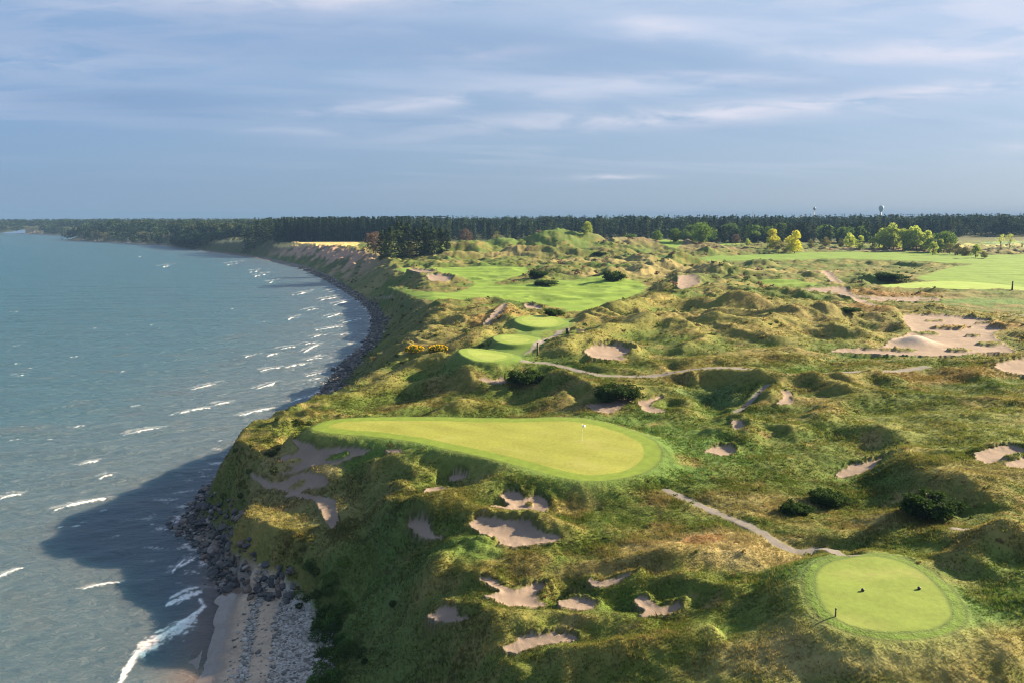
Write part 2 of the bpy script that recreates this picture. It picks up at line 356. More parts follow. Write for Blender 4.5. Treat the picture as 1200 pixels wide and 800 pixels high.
MOUNDS = [(872, 370, 6.0, 10, 10), (803, 316, 5.5, 13, 13), (840, 325, 4.5, 12), (892, 314, 5.0, 12), (770, 345, 3, 9), (930, 352, 1.5, 7), (1000, 395, 1.5, 7),
          (640, 0, 15, 24, 26, 610), (580, 0, 9, 22, 24, 600), (556, 0, 4, 14, 16, 570), (692, 0, 9, 26, 30, 620), (528, 0, 6.5, 24, 26, 580), (738, 0, 6.5, 30, 30, 640), (790, 0, 5, 26, 26, 660), (610, 0, 5, 20, 12, 545), (660, 0, 5, 30, 12, 540), (560, 0, 4, 26, 12, 530), (730, 300, 2.5, 14), (505, 0, 3, 16, 16, 560), (700, 0, 4, 20, 12, 560), (840, 0, 5, 22, 18, 560), (770, 0, 4, 16, 12, 500), (1045, 412, 1.2, 4), (660, 320, 1.6, 8), (900, 400, 1.6, 7), (770, 385, 1.5, 7)]
for m_ in MOUNDS: mound(*m_)
HOLLOWS = [(835, 478, -1.6, 4.2), (560, 560, -0.6, 5), (512, 583, -0.5, 3), (1010, 575, -0.6, 7), (640, 470, -0.8, 9), (1015, 520, -0.8, 4)]
for m_ in HOLLOWS: mound(*m_)
# fine lumps of tussock
zt = np.zeros(len(x))
nearm = ai[y[ai] < 800]
zt[nearm] = (0.13 * fbm(x[nearm] / 2.6, y[nearm] / 2.6, 61, 2) + (0.22 + 0.5 * sstep(y[nearm], 220, 480)) * fbm(x[nearm] / 6.5, y[nearm] / 5.0, 62, 2) + 0.08 * perlin(x[nearm] / 0.95, y[nearm] / 0.95, 66)) * (1 + 0.4 * sstep(y[nearm], 150, 400))

# ------------------------------------------------------------------ mown ground: greens, tees, fairways (photo px)
def pg(s): return [tuple(float(v) for v in p.split(',')) for p in s.split()]
GREEN = pg('365,503 385,494 430,490 500,489 600,491 660,490 700,494 740,505 768,518 775,530 770,542 750,554 720,560 690,562 650,556 610,545 570,535 530,527 480,517 430,511 390,508')
TEE1 = pg('956,684 960,667 980,656 1012,651 1045,654 1075,667 1100,688 1114,712 1112,726 1092,736 1050,740 1010,736 982,725 963,706')
def ell(cx_, cy_, rx, ry): return [(cx_ + rx * math.cos(a), cy_ + ry * math.sin(a)) for a in np.linspace(0, 2 * math.pi, 14)[:-1]]
TEE2, TEE3, TEE4 = ell(571, 425, 33, 8.0), ell(604, 406.5, 26, 5.4), ell(633, 387.5, 29, 5.4)
APRON = pg('538,425 545,419 575,415 590,404 582,402 605,398 606,386 625,381 655,383 672,384 664,392 640,396 632,403 622,412 612,420 610,428 600,433 570,434 545,431')
FAIR1 = pg('462,319 490,317 533,317 573,317 617,319 613,327 590,334 580,337 622,338 650,335 700,333 745,337 758,345 730,354 690,365 665,370 660,363 613,358 587,353 560,353 530,356 500,358 470,356 455,352 490,349 530,345 555,338 548,331 520,325 480,322')
FAIR2 = pg('820,304 853,302 907,299 1000,297 1100,299 1153,301 1300,301 1300,345 1167,340 1133,338 1120,337 1083,333 1073,330 1093,325 1113,318 1137,315 1133,313 1100,312 1050,309 987,307 933,308 883,308 833,308')
FAIR3 = pg('885,335 900,332 930,334 957,338 955,340 920,340')
FAIR4 = pg('1007,340 1060,337 1120,335 1200,340 1185,343.5 1100,341.5')
FAIR5 = pg('772,293 790,292 800,294 793,297 778,296')
FAIR6 = pg('836,290 850,287 866,286 872,288 850,291')
LUSH = pg('1108,350 1130,344 1200,345 1300,346 1300,368 1200,368 1140,366 1115,361')
# region fields
col_lab = np.zeros(len(x), np.int32)       # 0 rough, 1.. object ids
regions = []                               # (id, name, label, category)
flat_sd = np.full(len(x), 50.0)
def sub(P, pad):
    lo = P.min(0) - pad; hi = P.max(0) + pad
    return np.where(act & (x > lo[0]) & (x < hi[0]) & (y > lo[1]) & (y < hi[1]))[0]
def flatten(px_poly, blend, name, label, cat, zconst=None, edge=0.15, keep=0.0, tilt=0.6, lift=0.0, register=True):
    """mown ground: pressed towards a plane, blended out over its bank"""
    P = smooth_poly(hits(px_poly) if zconst is None else np.array([unproj(a, b, zconst) for a, b in px_poly]), True, 4)
    m = sub(P, blend * 1.5 + 2)
    sd = sdist(x[m] + edge * perlin(x[m] / 2, y[m] / 2, 71), y[m] + edge * perlin(x[m] / 2, y[m] / 2, 72), P)
    flat_sd[m] = np.minimum(flat_sd[m], sd)
    if zconst is None:
        q = m[sd < 0]
        A = np.c_[x[q], y[q], np.ones(len(q))]; cf, *_ = np.linalg.lstsq(A, z[q], rcond=None)
        zz = (x[m] - x[q].mean()) * cf[0] * tilt + (y[m] - y[q].mean()) * cf[1] * tilt + z[q].mean() + lift
    else: zz = np.full(len(m), zconst)
    w = 1 - sstep(sd, 0.0, blend)
    zz = zz + keep * (z[m] - zz) if keep else zz
    z[m] = z[m] * (1 - w) + zz * w; zs[m] = zs[m] * (1 - w) + zz * w
    if register:
        regions.append((len(regions) + 1, name, label, cat)); col_lab[m[sd < 0]] = len(regions)
    return m, sd, P
G = {}
G['fair1'] = flatten(FAIR1, 8, 'fairway', 'long mown fairway with two left tongues leading up to the grassy dune hill', 'fairway', keep=0.35, tilt=1.0, edge=0.8, lift=0.3)
G['fair2'] = flatten(FAIR2, 12, 'fairway', 'broad bright fairway in front of the birch row and the far fields', 'fairway', keep=0.15, tilt=1.0, edge=0.8)
G['fair3'] = flatten(FAIR3, 4, 'fairway', 'small bright mown strip beside the cone shaped mound and the sandy track', 'fairway', keep=0.3, tilt=1.0)
G['fair4'] = flatten(FAIR4, 3, 'tee_box', 'long thin tee strip above the lush green slope by the far dark post', 'tee', tilt=1.0)
G['fair5'] = flatten(FAIR5, 5, 'fairway', 'tiny lit patch of fairway behind the brown heath hill', 'fairway', tilt=1.0, keep=0.3)
G['fair6'] = flatten(FAIR6, 5, 'fairway', 'small lit lawn at the foot of the round green tree', 'fairway', tilt=1.0, keep=0.3)
G['apron'] = flatten(APRON, 4, 'tee_apron', 'bright mown apron that joins the three small oval tees', 'lawn', keep=0.3, tilt=1.0, edge=0.3)
G['tee2'] = flatten(TEE2, 1.8, 'tee_box', 'oval tee nearest the dark spreading shrub, front one of the three small tees', 'tee', tilt=0.5, edge=0.05, lift=0.75)
G['tee3'] = flatten(TEE3, 1.8, 'tee_box', 'oval tee between the other two small ones', 'tee', tilt=0.5, edge=0.05, lift=0.75)
G['tee4'] = flatten(TEE4, 1.8, 'tee_box', 'oval tee nearest the long fairway, back one of the three small tees', 'tee', tilt=0.5, edge=0.05, lift=0.75)
SHELF = pg('290,571 304,556 328,536 346,518 376,513 440,526 442,545 404,560 402,598 396,620 370,609 342,592 312,583')
_keep = flat_sd.copy(); flatten(SHELF, 4.5, 'x', '', '', zconst=10.2, edge=0.6, keep=0.35, register=False); flat_sd[:] = _keep
G['green'] = flatten(GREEN, 4.6, 'putting_green', 'large pear shaped putting green on a shelf above the lake, with the flag on it', 'putting green', zconst=14.0, edge=0.1)
G['tee1'] = flatten(TEE1, 6.5, 'tee_box', 'large round raised tee with two dark tee markers on it', 'tee', zconst=15.8, edge=0.05)
G['lush'] = flatten(LUSH, 3, 'x', '', '', keep=0.6, tilt=1.0, register=False)
# gentle roll of the green
m, sd, P = G['green']
z[m] += (1 - sstep(sd, -1, 3)) * (0.18 * fbm(x[m] / 18, y[m] / 14, 77, 2) + 0.012 * (y[m] - 100))
NGREEN = len(regions)

# ------------------------------------------------------------------ bunkers
BUNK = [
 ('wide ragged bunker under the left tip of the putting green', '342,521 356,516 367,518 372,525 394,521 408,525 433,529 425,536 408,542 389,546 367,546 345,553 334,557 328,554 345,549 328,539 334,536 345,534 350,527', 0.6),
 ('bunker with grass islands on the shelf above the black rocks', '295,560 317,561 334,562 345,554 361,553 381,560 383,568 372,572 356,573 334,582 339,576 323,572 309,568 295,564', 0.4),
 ('hook shaped bunker trailing down towards the rocks', '334,582 350,576 370,580 392,587 394,598 397,608 389,617 383,612 372,595 367,587 345,583', 0.4),
 ('tiny square bunker in the dark bank under the green', '453,530 469,529 469,535 455,536', 0.4),
 ('small pot bunker in the bank below the middle of the green', '530,546 547,546 543,554 534,559 526,557', 0.6),
 ('shallow shaded bunker in the hollow left of the ridge', '498,579 518,577 532,584 518,588 502,587', 0.5),
 ('bunker with a ragged upper lip, just above the biggest near bunker', '587,591 604,585 616,593 628,585 639,589 643,601 632,609 604,609 581,607 575,604 596,603', 0.9),
 ('small bunker beside the left end of the biggest near bunker', '483,620 502,617 506,628 518,630 498,638 479,632', 0.8),
 ('biggest of the near bunkers, with a smooth mauve sand floor', '549,623 565,617 596,621 620,621 628,630 643,636 659,641 643,646 612,650 585,649 585,644 565,634 553,628', 0.9),
 ('heart shaped bunker below the long lit ridge', '563,689 577,688 589,694 605,697 624,688 640,687 628,702 640,712 620,718 601,719 585,719 581,714 567,710 585,702', 0.9),
 ('small oval bunker between the heart shaped and the star shaped bunker', '659,718 675,714 695,716 697,723 683,728 656,727', 0.7),
 ('thin sliver of a bunker under a shaded grass lip', '691,684 703,688 746,680 726,688 710,694 691,692', 0.9),
 ('star shaped bunker in the slope left of the large round tee', '742,712 753,706 765,712 773,716 797,710 789,721 773,727 750,731 757,723 746,718', 0.9),
 ('bunker with two sand fingers nearest the leafy bank above the beach', '515,735 526,727 538,729 534,735 550,735 522,751 503,755 501,749 513,743', 0.7),
 ('pale lit bunker closest to the camera', '609,759 644,753 663,750 678,755 663,761 632,768 601,778 589,772 605,765', 0.7),
 ('curved bunker cut in the bank above the pair of dark shrubs', '980,555 995,546 1013,544 1028,540 1050,534 1031,541 1024,548 1013,553 991,557', 0.9),
 ('round bunker with a grassy front edge near the right dune crest', '1143,537 1163,529 1185,527 1200,531 1196,537 1174,544 1156,548 1145,544', 0.7),
 ('narrow bunker just below the round one near the right dune crest', '1178,549 1200,541 1225,543 1215,552 1185,553', 0.6),
 ('small square bunker with a tall dark lip right of the green', '826,529 840,524 859,525 859,532 846,533 832,530', 0.9),
 ('tiny bunker above the small square one right of the green', '857,501 868,502 871,508 860,509', 0.5),
 ('little pale bunker on the mound beside the narrow grey path', '915,463 927,464 927,472 929,477 916,480 910,479 918,472', 0.5),
 ('crescent bunker in front of the dark shrub behind the flag', '688,477 708,475 726,471 738,466 742,471 729,480 717,486 702,485 690,481', 0.8),
 ('winding lit bunker on the knoll right of the flag', '748,475 762,473 774,468 775,472 762,478 768,483 780,486 768,489 754,486 750,480', 0.6),
 ('broad brown bunker above the gravel path behind the tees', '687,418 696,413 720,411 738,413 738,418 729,424 729,428 708,429 694,427 687,424', 0.9),
 ('small bunker tucked left of the round dark shrub by the tees', '560,448 579,445 590,441 590,450 570,451', 0.6),
 ('huge sandy waste area with a pale sand heap and grass islands', '1060,377 1100,377 1133,380 1160,384 1157,390 1177,393 1163,398 1183,412 1187,416 1150,417 1133,420 1093,422 1033,420 983,417 980,413 1033,412 1040,407 1067,397 1063,390', 0.5),
 ('bunker by the edge of the picture above the long dune path', '1165,435 1185,430 1225,428 1225,442 1180,440', 0.6),
 ('long sandy strip below the tee strip and the lush slope', '930,347 967,345 990,345 1000,352 1027,353 1093,353 1100,356 1053,357 1013,358 1033,363 1013,363 997,355 980,351 943,349', 0.4),
 ('short sandy scrape on the way to the broad bright fairway', '963,325 973,325 980,330 990,337 980,337 970,330', 0.3),
 ('curved sandy scrape at the foot of the dune mounds', '795,337 813,335 820,342 810,347 795,348', 0.4),
 ('small bunker in the notch between the two fairway tongues', '500,328 527,327 527,332 508,334', 0.6),
 ('bunker at the tip of the lower fairway tongue above the lake', '432,348 447,346 461,347 455,351 435,351', 0.25),
 ('eroded sand scar on the lakeside slope', '584,373 594,370 590,377 578,384 571,390 566,388 574,381', 0.3),
 ('small dark bunker at the near edge of the long fairway', '616,361 632,361 634,364 617,364', 0.7),
 ('shady bunker below the upper fairway tongue', '480,324 510,324 500,327 484,327', 0.6),
]
sandw = np.zeros(len(x)); bunk_sd = np.full(len(x), 50.0)
BPOLY = []
for lab_, s, dep in BUNK:
    raw = np.array([hsm(*p) for p in pg(s)]); P = smooth_poly(raw, True, 3); BPOLY.append(P)
    c = P.mean(0); size = math.sqrt(max(4, 0.5 * abs(np.dot(P[:, 0], np.roll(P[:, 1], 1)) - np.dot(P[:, 1], np.roll(P[:, 0], 1)))))
    sc_ = min(1.6, max(0.55, size / 6.0)) * (1.4 if c[1] > 250 else 1)
    e = 0.28 * sc_ + 0.0012 * c[1]
    if 'rocks' in lab_ or 'left tip' in lab_: e *= 0.45
    m = sub(P, 5 * sc_)
    xx = x[m] + e * (perlin(x[m] / 1.3 / sc_, y[m] / 1.3 / sc_, 81) + 0.5 * perlin(x[m] / .5 / sc_, y[m] / .5 / sc_, 83)); yy = y[m] + e * (perlin(x[m] / 1.3 / sc_, y[m] / 1.3 / sc_, 82) + 0.5 * perlin(x[m] / .5 / sc_, y[m] / .5 / sc_, 84))
    sd = sdist(xx, yy, P)
    q = m[np.abs(sd) < 0.6 * sc_ + 0.5]
    if len(q) < 8: q = m[np.argsort(np.abs(sd))[:12]]
    A = np.c_[x[q] - c[0], y[q] - c[1], np.ones(len(q))]; cf, *_ = np.linalg.lstsq(A, z[q], rcond=None)
    lie = 'above the lake' in lab_ or 'rocks' in lab_ or 'left tip' in lab_ or size > 25
    t_ = cf[:2] * 0.95 if lie else np.clip(cf[:2], -0.3, 0.3) * 0.6
    if not lie: t_ = np.array([t_[0], max(t_[1], 0.03)])
    rad = P.ptp(0) / 2
    nearq = y[q] < c[1] - 0.35 * rad[1]
    zn = np.median(z[q][nearq]) if nearq.sum() > 3 and not lie else cf[2] - t_[1] * 0.7 * rad[1]
    fl = zn - 0.12 + (x[m] - c[0]) * t_[0] + (y[m] - (c[1] - 0.7 * rad[1])) * t_[1] + 0.05 * fbm(x[m] / 2.5, y[m] / 2.5, 88, 2)
    far_side = sstep((y[m] - c[1]) / (rad[1] + 0.6) * 0.8 + (x[m] - c[0]) / (rad[0] + 0.6) * 0.55, -0.35, 0.75)
    guard = sstep(flat_sd[m], 0.2, 3.0)                     # never lift a mown surface
    # near side: the turf runs down to the sand; far side: a turf wall with a raised rim
    out_ = np.maximum(sd, 0)
    top_far = np.maximum(z[m], fl + dep * 1.25 * sc_ * (1 + 0.35 * perlin(x[m] / 1.7 / sc_, y[m] / 1.7 / sc_, 87)))
    top_near = np.minimum(z[m], fl + 0.10 + 0.12 * out_)
    rimz = top_near * (1 - far_side) + top_far * far_side
    kb = np.exp(-(out_ / (1.7 * sc_)) ** 2) * guard
    z[m] = z[m] * (1 - kb) + rimz * kb
    fl = fl + 0.30 * sc_ * np.exp(np.minimum(sd, 0) / (0.75 * sc_))
    w = (1 - sstep(sd, 0.05 * sc_, 0.5 * sc_)) * sstep(flat_sd[m], 0, 0.6)
    z[m] = z[m] * (1 - w) + fl * w
    ins_ = (sd < 0) & (flat_sd[m] > 0.2)
    regions.append((len(regions) + 1, 'sand_bunker', lab_, 'bunker')); col_lab[m[ins_]] = len(regions)
    sandw[m] = np.maximum(sandw[m], (1 - sstep(sd, -0.08 * sc_, 0.06 * sc_)) * (flat_sd[m] > 0.2))
    bunk_sd[m] = np.minimum(bunk_sd[m], sd)
# grass islands in the sand, and the pale sand heap in the waste area
def island(px, py, rx, ry, h=0.5):
    c = hsm(px, py); q = np.sqrt(((x - c[0]) / rx) ** 2 + ((y - c[1]) / ry) ** 2) + 0.45 * 0
    m = np.where(act & (q < 2))[0]; q = q[m] + 0.4 * perlin(x[m] / rx * 1.4, y[m] / rx * 1.4, 91)
    w = 1 - sstep(q, 0.7, 1.05); z[m] += h * w * (1 + 0.4 * perlin(x[m] / 1.2, y[m] / 1.2, 92)); sandw[m] *= 1 - sstep(w, 0.15, 0.5)
    col_lab[m[w > 0.35]] = 0; bunk_sd[m[w > 0.3]] = 1.0
for a in [(1112, 392, 5, 2.0, .8), (1085, 398, 3.2, 2, .5), (1130, 390, 2, 1.5, .5), (340, 541, 1.8, .6, .3), (398, 537, 2.2, .7, .3), (350, 567, 1.2, .5, .2), (572, 645, 1.2, .6, .4),
          (1013, 355, 3, 2, .5), (1060, 415, 3, 1.5, .5), (1160, 408, 3, 2, .6), (1040, 414, 2.2, 1, .4), (1095, 383, 3, 1.2, .5), (1140, 400, 1.8, 1.2, .5), (1122, 415, 3.2, 1.3, .5), (1020, 413, 2, 1, .4), (1150, 386, 2.2, 1.2, .5), (975, 350, 2.5, 1.5, .5), (1085, 355, 3, 1.2, .4), (1045, 356, 2, 1.2, .4), (620, 600, .5, .5, .4), (1185, 541, 1.6, .5, .3)]: island(*a)
c = hit(1073, 408); q = ((x - c[0]) / 4.6) ** 2 + ((y - c[1]) / 4.2) ** 2; m = np.where(q < 5)[0]; z[m] += 1.9 * np.exp(-q[m] * 1.3); heap = np.zeros(len(x)); heap[m] = np.exp(-q[m] * 1.3)

# ------------------------------------------------------------------ paths, beach, field, bare cliffs
pathw = np.zeros(len(x))
def path(pts, w, label, name='path', sink=0.12):
    P = smooth_poly(np.array([hsm(*p) for p in pts]), False, 4); m = sub(P, w * 4)
    d, bi, bt = seg_dist(x[m] + 0.25 * perlin(x[m] / 1.5, y[m] / 1.5, 95), y[m] + .25 * perlin(x[m] / 1.5, y[m] / 1.5, 96), P, False)
    zl = np.array([np.interp(0, [0], [0])]);
    # level the path across its width: height sampled along the centre line
    zc = zat(P[:, 0], P[:, 1]); zc = np.convolve(np.pad(zc, 2, 'edge'), np.ones(5) / 5, 'valid')
    zt_ = zc[bi] * (1 - bt) + zc[np.minimum(bi + 1, len(P) - 1)] * bt - sink
    k = (1 - sstep(d, w * 0.55, w * 1.7)) * sstep(flat_sd[m], 0, 2)
    z[m] = z[m] * (1 - k) + zt_ * k
    ins_ = (d < w * 0.5) & (flat_sd[m] > 0.3)
    regions.append((len(regions) + 1, name, label, 'path')); col_lab[m[ins_]] = len(regions)
    pathw[m] = np.maximum(pathw[m], (1 - sstep(d, w * 0.42, w * 0.58)) * (flat_sd[m] > 0.2)); sandw[m] *= 1 - pathw[m]
path([(781, 573), (815, 588), (850, 603), (885, 620), (912, 638), (935, 645), (965, 646), (1000, 649)], 1.25, 'narrow grey path running down to the large round tee')
path([(1120, 632), (1150, 636), (1180, 641), (1225, 652)], 1.1, 'short grey path on the slope right of the large tee')
path([(605, 420), (618, 425), (640, 430), (665, 435), (700, 441), (750, 445), (800, 447), (860, 448), (920, 446), (980, 442), (1040, 438), (1085, 433)], 1.9, 'long gravel path from the tees across the dunes')
path([(855, 488), (875, 477), (890, 463), (900, 457)], 0.9, 'thin pale footpath climbing beside the little pale bunker')
path([(609, 416), (624, 407), (645, 399), (655, 391), (664, 380), (668, 374)], 1.7, 'short path between the three tees and the dark post')
path([(1130, 372), (1160, 373), (1230, 375)], 2.0, 'straight track above the huge sandy waste area')

# base colours (linear albedo), blended by where each ground cover grows
def lerp(a, b, t): return a * (1 - t)[:, None] + np.asarray(b)[None, :] * t[:, None]
col = np.zeros((len(x), 3)); n_ai = len(ai)
X, Y = x[ai], y[ai]
nA = fbm(X / 22, Y / 16, 101, 3); nB = fbm(X / 6.5, Y / 5, 105, 3); nC = fbm(X / 60, Y / 45, 109, 2); nD = perlin(X / 1.6, Y / 1.6, 113)
g = np.tile(np.array([0.064, 0.090, 0.015]), (n_ai, 1))
g = lerp(g, (0.122, 0.112, 0.031), sstep(nA + 0.7 * nB + 0.25 * nD, -0.08, 0.5))
g = lerp(g, (0.175, 0.146, 0.052), 0.85 * sstep(nB + 0.4 * nD + 0.5 * nA, 0.22, 0.70))
g = lerp(g, (0.050, 0.100, 0.014), 0.8 * sstep(-nA - 0.4 * nB + 0.2 * nD, 0.10, 0.55))
rz = z[ai] - zbase[ai]
g = lerp(g, (0.185, 0.158, 0.048), 0.5 * sstep(rz + 0.3 * nD, 0.5, 2.2) * (Y < 260))
g = lerp(g, (0.14, 0.11, 0.05), 0.45 * midA * sstep(nC + 0.7 * nB, -0.1, 0.6))
def tint(px, py, rad, c_, k, ry=None, n=0.6):
    global g
    p = hit(px, py) if py > 289 else np.array([(px - 600) / 889 * 620, 620 + (289 - py) * 4]); ry = ry or rad
    q = np.sqrt(((X - p[0]) / rad) ** 2 + ((Y - p[1]) / ry) ** 2) + n * nB
    g = lerp(g, c_, k * (1 - sstep(q, 0.45, 1.1)))
RUST, TAN, LUSHC, HEATH, DRY = (0.20, 0.10, 0.04), (0.24, 0.19, 0.09), (0.058, 0.118, 0.022), (0.15, 0.10, 0.07), (0.25, 0.20, 0.09)
for a in [(430, 690, 7, LUSHC, .8, 9), (520, 660, 6, LUSHC, .7, 4), (640, 575, 12, LUSHC, .5, 5), (480, 535, 14, LUSHC, .55, 5), (800, 520, 9, LUSHC, .75, 12), (745, 560, 10, LUSHC, .6, 5), (700, 500, 12, LUSHC, .6, 8),
          (830, 640, 9, DRY, .8, 4), (880, 655, 7, DRY, .7, 3), (1000, 770, 16, DRY, .6, 4), (820, 636, 3, RUST, .7, 1.6), (365, 600, 4, TAN, .7, 4), (350, 620, 4, RUST, .5, 3), (390, 640, 5, DRY, .5, 4), (880, 590, 9, DRY, .5, 4),
          (1120, 500, 16, (0.13, 0.15, 0.035), .6, 18), (1040, 350, 26, RUST, .6, 12), (1170, 390, 26, RUST, .45, 10), (1010, 372, 12, RUST, .6, 8), (1115, 440, 20, RUST, .45, 6), (760, 275, 60, HEATH, .85, 40), (830, 285, 40, HEATH, .5, 40), (715, 283, 45, HEATH, .8, 40),
          (620, 285, 90, (0.07, 0.12, 0.025), .7, 70), (760, 325, 40, TAN, .6, 40), (560, 305, 50, TAN, .5, 16), (700, 310, 50, DRY, .55, 25), (900, 325, 40, DRY, .6, 14), (440, 335, 30, TAN, .5, 20), (1060, 295, 90, HEATH, .8, 26), (1175, 297, 60, HEATH, .5, 16),
          (585, 380, 10, RUST, .5, 16), (500, 362, 12, TAN, .6, 12), (960, 325, 20, TAN, .7, 8), (1155, 356, 26, LUSHC, .95, 13), (840, 470, 7, (0.06, 0.1, 0.03), .8, 5), (1175, 560, 8, DRY, .4, 5), (330, 560, 5, DRY, .6, 6), (345, 590, 5, DRY, .7, 3),
          (1180, 700, 6, LUSHC, .5, 6), (960, 690, 4.5, LUSHC, .75, 4), (1130, 730, 4, LUSHC, .7, 3), (430, 770, 6, LUSHC, .5, 6)]: tint(*a)
# coastal scrub, bluff colours
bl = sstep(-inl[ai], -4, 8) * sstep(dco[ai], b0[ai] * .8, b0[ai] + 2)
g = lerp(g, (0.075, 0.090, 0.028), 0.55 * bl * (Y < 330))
clf = bl * sstep(Y, 430, 620)
g = lerp(g, (0.30, 0.195, 0.14), 1.0 * clf * sstep(0.5 * nB + 0.8 * perlin(X / 9, Y / 40, 121) + 1.3 * (inl[ai] + 20) / 26, -0.45, 0.15))
g = lerp(g, (0.055, 0.07, 0.025), 0.8 * clf * sstep(-nB - perlin(X / 9, Y / 40, 121), 0.05, 0.5))
# far farmland and forest floor
fl_ = sstep(Y, 820, 900)
g = lerp(g, (0.05, 0.06, 0.02), fl_ * 0.9)
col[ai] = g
def paint(P, c_, k=1.0, nz=0.25, soft=0.4, edge=0.0):
    m = sub(P, 6 + edge * 4)
    sd = sdist(x[m] + edge * perlin(x[m] / 8, y[m] / 8, 131), y[m] + edge * perlin(x[m] / 8, y[m] / 8, 132), P); w = k * (1 - sstep(sd, -soft, soft))
    base_ = np.asarray(c_)[None, :] * (1 + nz * fbm(x[m] / 9, y[m] / 6, 133, 3))[:, None]
    col[m] = col[m] * (1 - w)[:, None] + base_ * w[:, None]; return m, sd, w
# open fields above the far cliffs and on the right
FIELD1 = pg('318,287.5 345,284 412,283 420,288 416,293 385,291.5 345,290.5'); FIELD2 = pg('226,284.3 250,282.2 282,281.8 282,283.6 250,285.2')
for nm, s_, c_, lb in [('field', FIELD1, (0.40, 0.31, 0.12), 'golden stubble field on top of the bluff in front of the spruces'), ('field', FIELD2, (0.36, 0.31, 0.13), 'small pale field on the bluff farther along the shore')]:
    P = smooth_poly(hits(s_), True, 3); m, sd, w = paint(P, c_, soft=1.5, nz=0.35, edge=2.5); regions.append((len(regions) + 1, nm, lb, 'field')); col_lab[m[sd < 0]] = len(regions)
def fieldw(P, c_, lb):
    P = np.array(P, float); m, sd, w = paint(P, c_, soft=3, nz=0.15); regions.append((len(regions) + 1, 'field', lb, 'field')); col_lab[m[sd < 0]] = len(regions)
fieldw([(395, 690), (470, 670), (560, 660), (640, 665), (640, 745), (520, 750), (420, 745)], (0.22, 0.22, 0.075), 'pale yellow green field behind the birch row')
fieldw([(470, 752), (560, 754), (680, 750), (680, 800), (540, 810), (480, 800)], (0.11, 0.19, 0.06), 'bluish green crop strip before the far wood')
# mown colours
def fair_paint(key, c1, c2, sw, ang, k=1.0, soft=0.4):
    m, sd, P = G[key]; w = k * (1 - sstep(sd, -soft, soft))
    st = 0.5 + 0.5 * np.sin((x[m] * math.cos(ang) + y[m] * math.sin(ang)) / sw * math.pi)
    st = sstep(st, 0.3, 0.7)
    c_ = np.asarray(c1)[None] * (1 - st)[:, None] + np.asarray(c2)[None] * st[:, None]
    c_ = c_ * (1 + 0.18 * fbm(x[m] / 8, y[m] / 8, 141, 3))[:, None]
    col[m] = col[m] * (1 - w)[:, None] + c_ * w[:, None]; zt[m] *= 1 - (1 - sstep(sd, -0.3, 1.0))
fair_paint('fair2', (0.088, 0.160, 0.018), (0.102, 0.180, 0.021), 9, 1.2, soft=1.0)
for k_ in ('fair1', 'fair3', 'fair5', 'fair6'): fair_paint(k_, (0.115, 0.190, 0.026), (0.136, 0.212, 0.031), 7, 1.35, soft=1.0)
fair_paint('apron', (0.085, 0.135, 0.026), (0.095, 0.145, 0.028), 3, 0.3, soft=0.8)
fair_paint('fair4', (0.17, 0.25, 0.05), (0.19, 0.27, 0.055), 4, 0.9)
def green_paint(key, inner, collar, ring, cw_, tw=0.3):
    m, sd, P = G[key]
    stp = sstep(np.sin((x[m] * 0.55 + y[m] * 0.84) * (math.pi / 1.6 if key != 'green' else math.pi / 2.4)), -0.4, 0.4) - 0.5
    c_ = np.asarray(inner)[None] * (1 + 0.20 * fbm(x[m] / 5, y[m] / 5, 151, 4) + 0.07 * stp + 0.10 * perlin(x[m] / .45, y[m] / .45, 159))[:, None]
    if key != 'green':
        dv = sstep(perlin(x[m] / .35, y[m] / .22, 163), 0.55, 0.75) * sstep(fbm(x[m] / 3, y[m] / 3, 165, 2), -0.1, 0.4); c_ = c_ * (1 - 0.6 * dv)[:, None] + np.array([0.17, 0.14, 0.07])[None] * (0.6 * dv)[:, None]
    dryp = sstep(fbm(x[m] / 7, y[m] / 5, 155, 3), 0.05, 0.6); c_ = c_ * (1 - 0.35 * dryp)[:, None] + np.array([0.24, 0.235, 0.085])[None] * (0.35 * dryp)[:, None]
    w = sstep(sd, -cw_ - 0.1, -cw_ + 0.1)[:, None]; cc = np.asarray(collar)[None] * (1 + 0.15 * nD_at(m))[:, None]
    c_ = c_ * (1 - w) + cc * w
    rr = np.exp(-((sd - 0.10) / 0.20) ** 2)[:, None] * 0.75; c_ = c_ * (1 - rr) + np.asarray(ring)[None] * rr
    k = (1 - sstep(sd, 0.15, 0.35))[:, None]
    surround = (1 - sstep(sd, 0.3, 5))[:, None] * 0.6
    col[m] = col[m] * (1 - surround) + np.array([0.075, 0.135, 0.026])[None] * surround
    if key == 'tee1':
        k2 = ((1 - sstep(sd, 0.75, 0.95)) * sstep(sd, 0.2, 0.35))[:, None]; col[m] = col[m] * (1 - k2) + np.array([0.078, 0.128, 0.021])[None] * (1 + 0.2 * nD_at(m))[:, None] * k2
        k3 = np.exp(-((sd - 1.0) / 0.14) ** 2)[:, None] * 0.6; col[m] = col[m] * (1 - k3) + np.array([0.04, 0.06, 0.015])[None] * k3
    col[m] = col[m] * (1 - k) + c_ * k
    zt[m] *= np.clip(sstep(sd, -0.1 if key != 'tee1' else 0.9, 1.4), 0, 1)
def nD_at(m): return perlin(x[m] / 1.1, y[m] / 1.1, 157)
green_paint('green', (0.172, 0.190, 0.036), (0.110, 0.162, 0.022), (0.05, 0.08, 0.02), 2.2)
for k_ in ('tee2', 'tee3', 'tee4'): green_paint(k_, (0.20, 0.26, 0.055), (0.15, 0.215, 0.038), (0.09, 0.14, 0.03), 1.7)
green_paint('tee1', (0.125, 0.172, 0.034), (0.10, 0.165, 0.03), (0.05, 0.08, 0.02), 0.0)
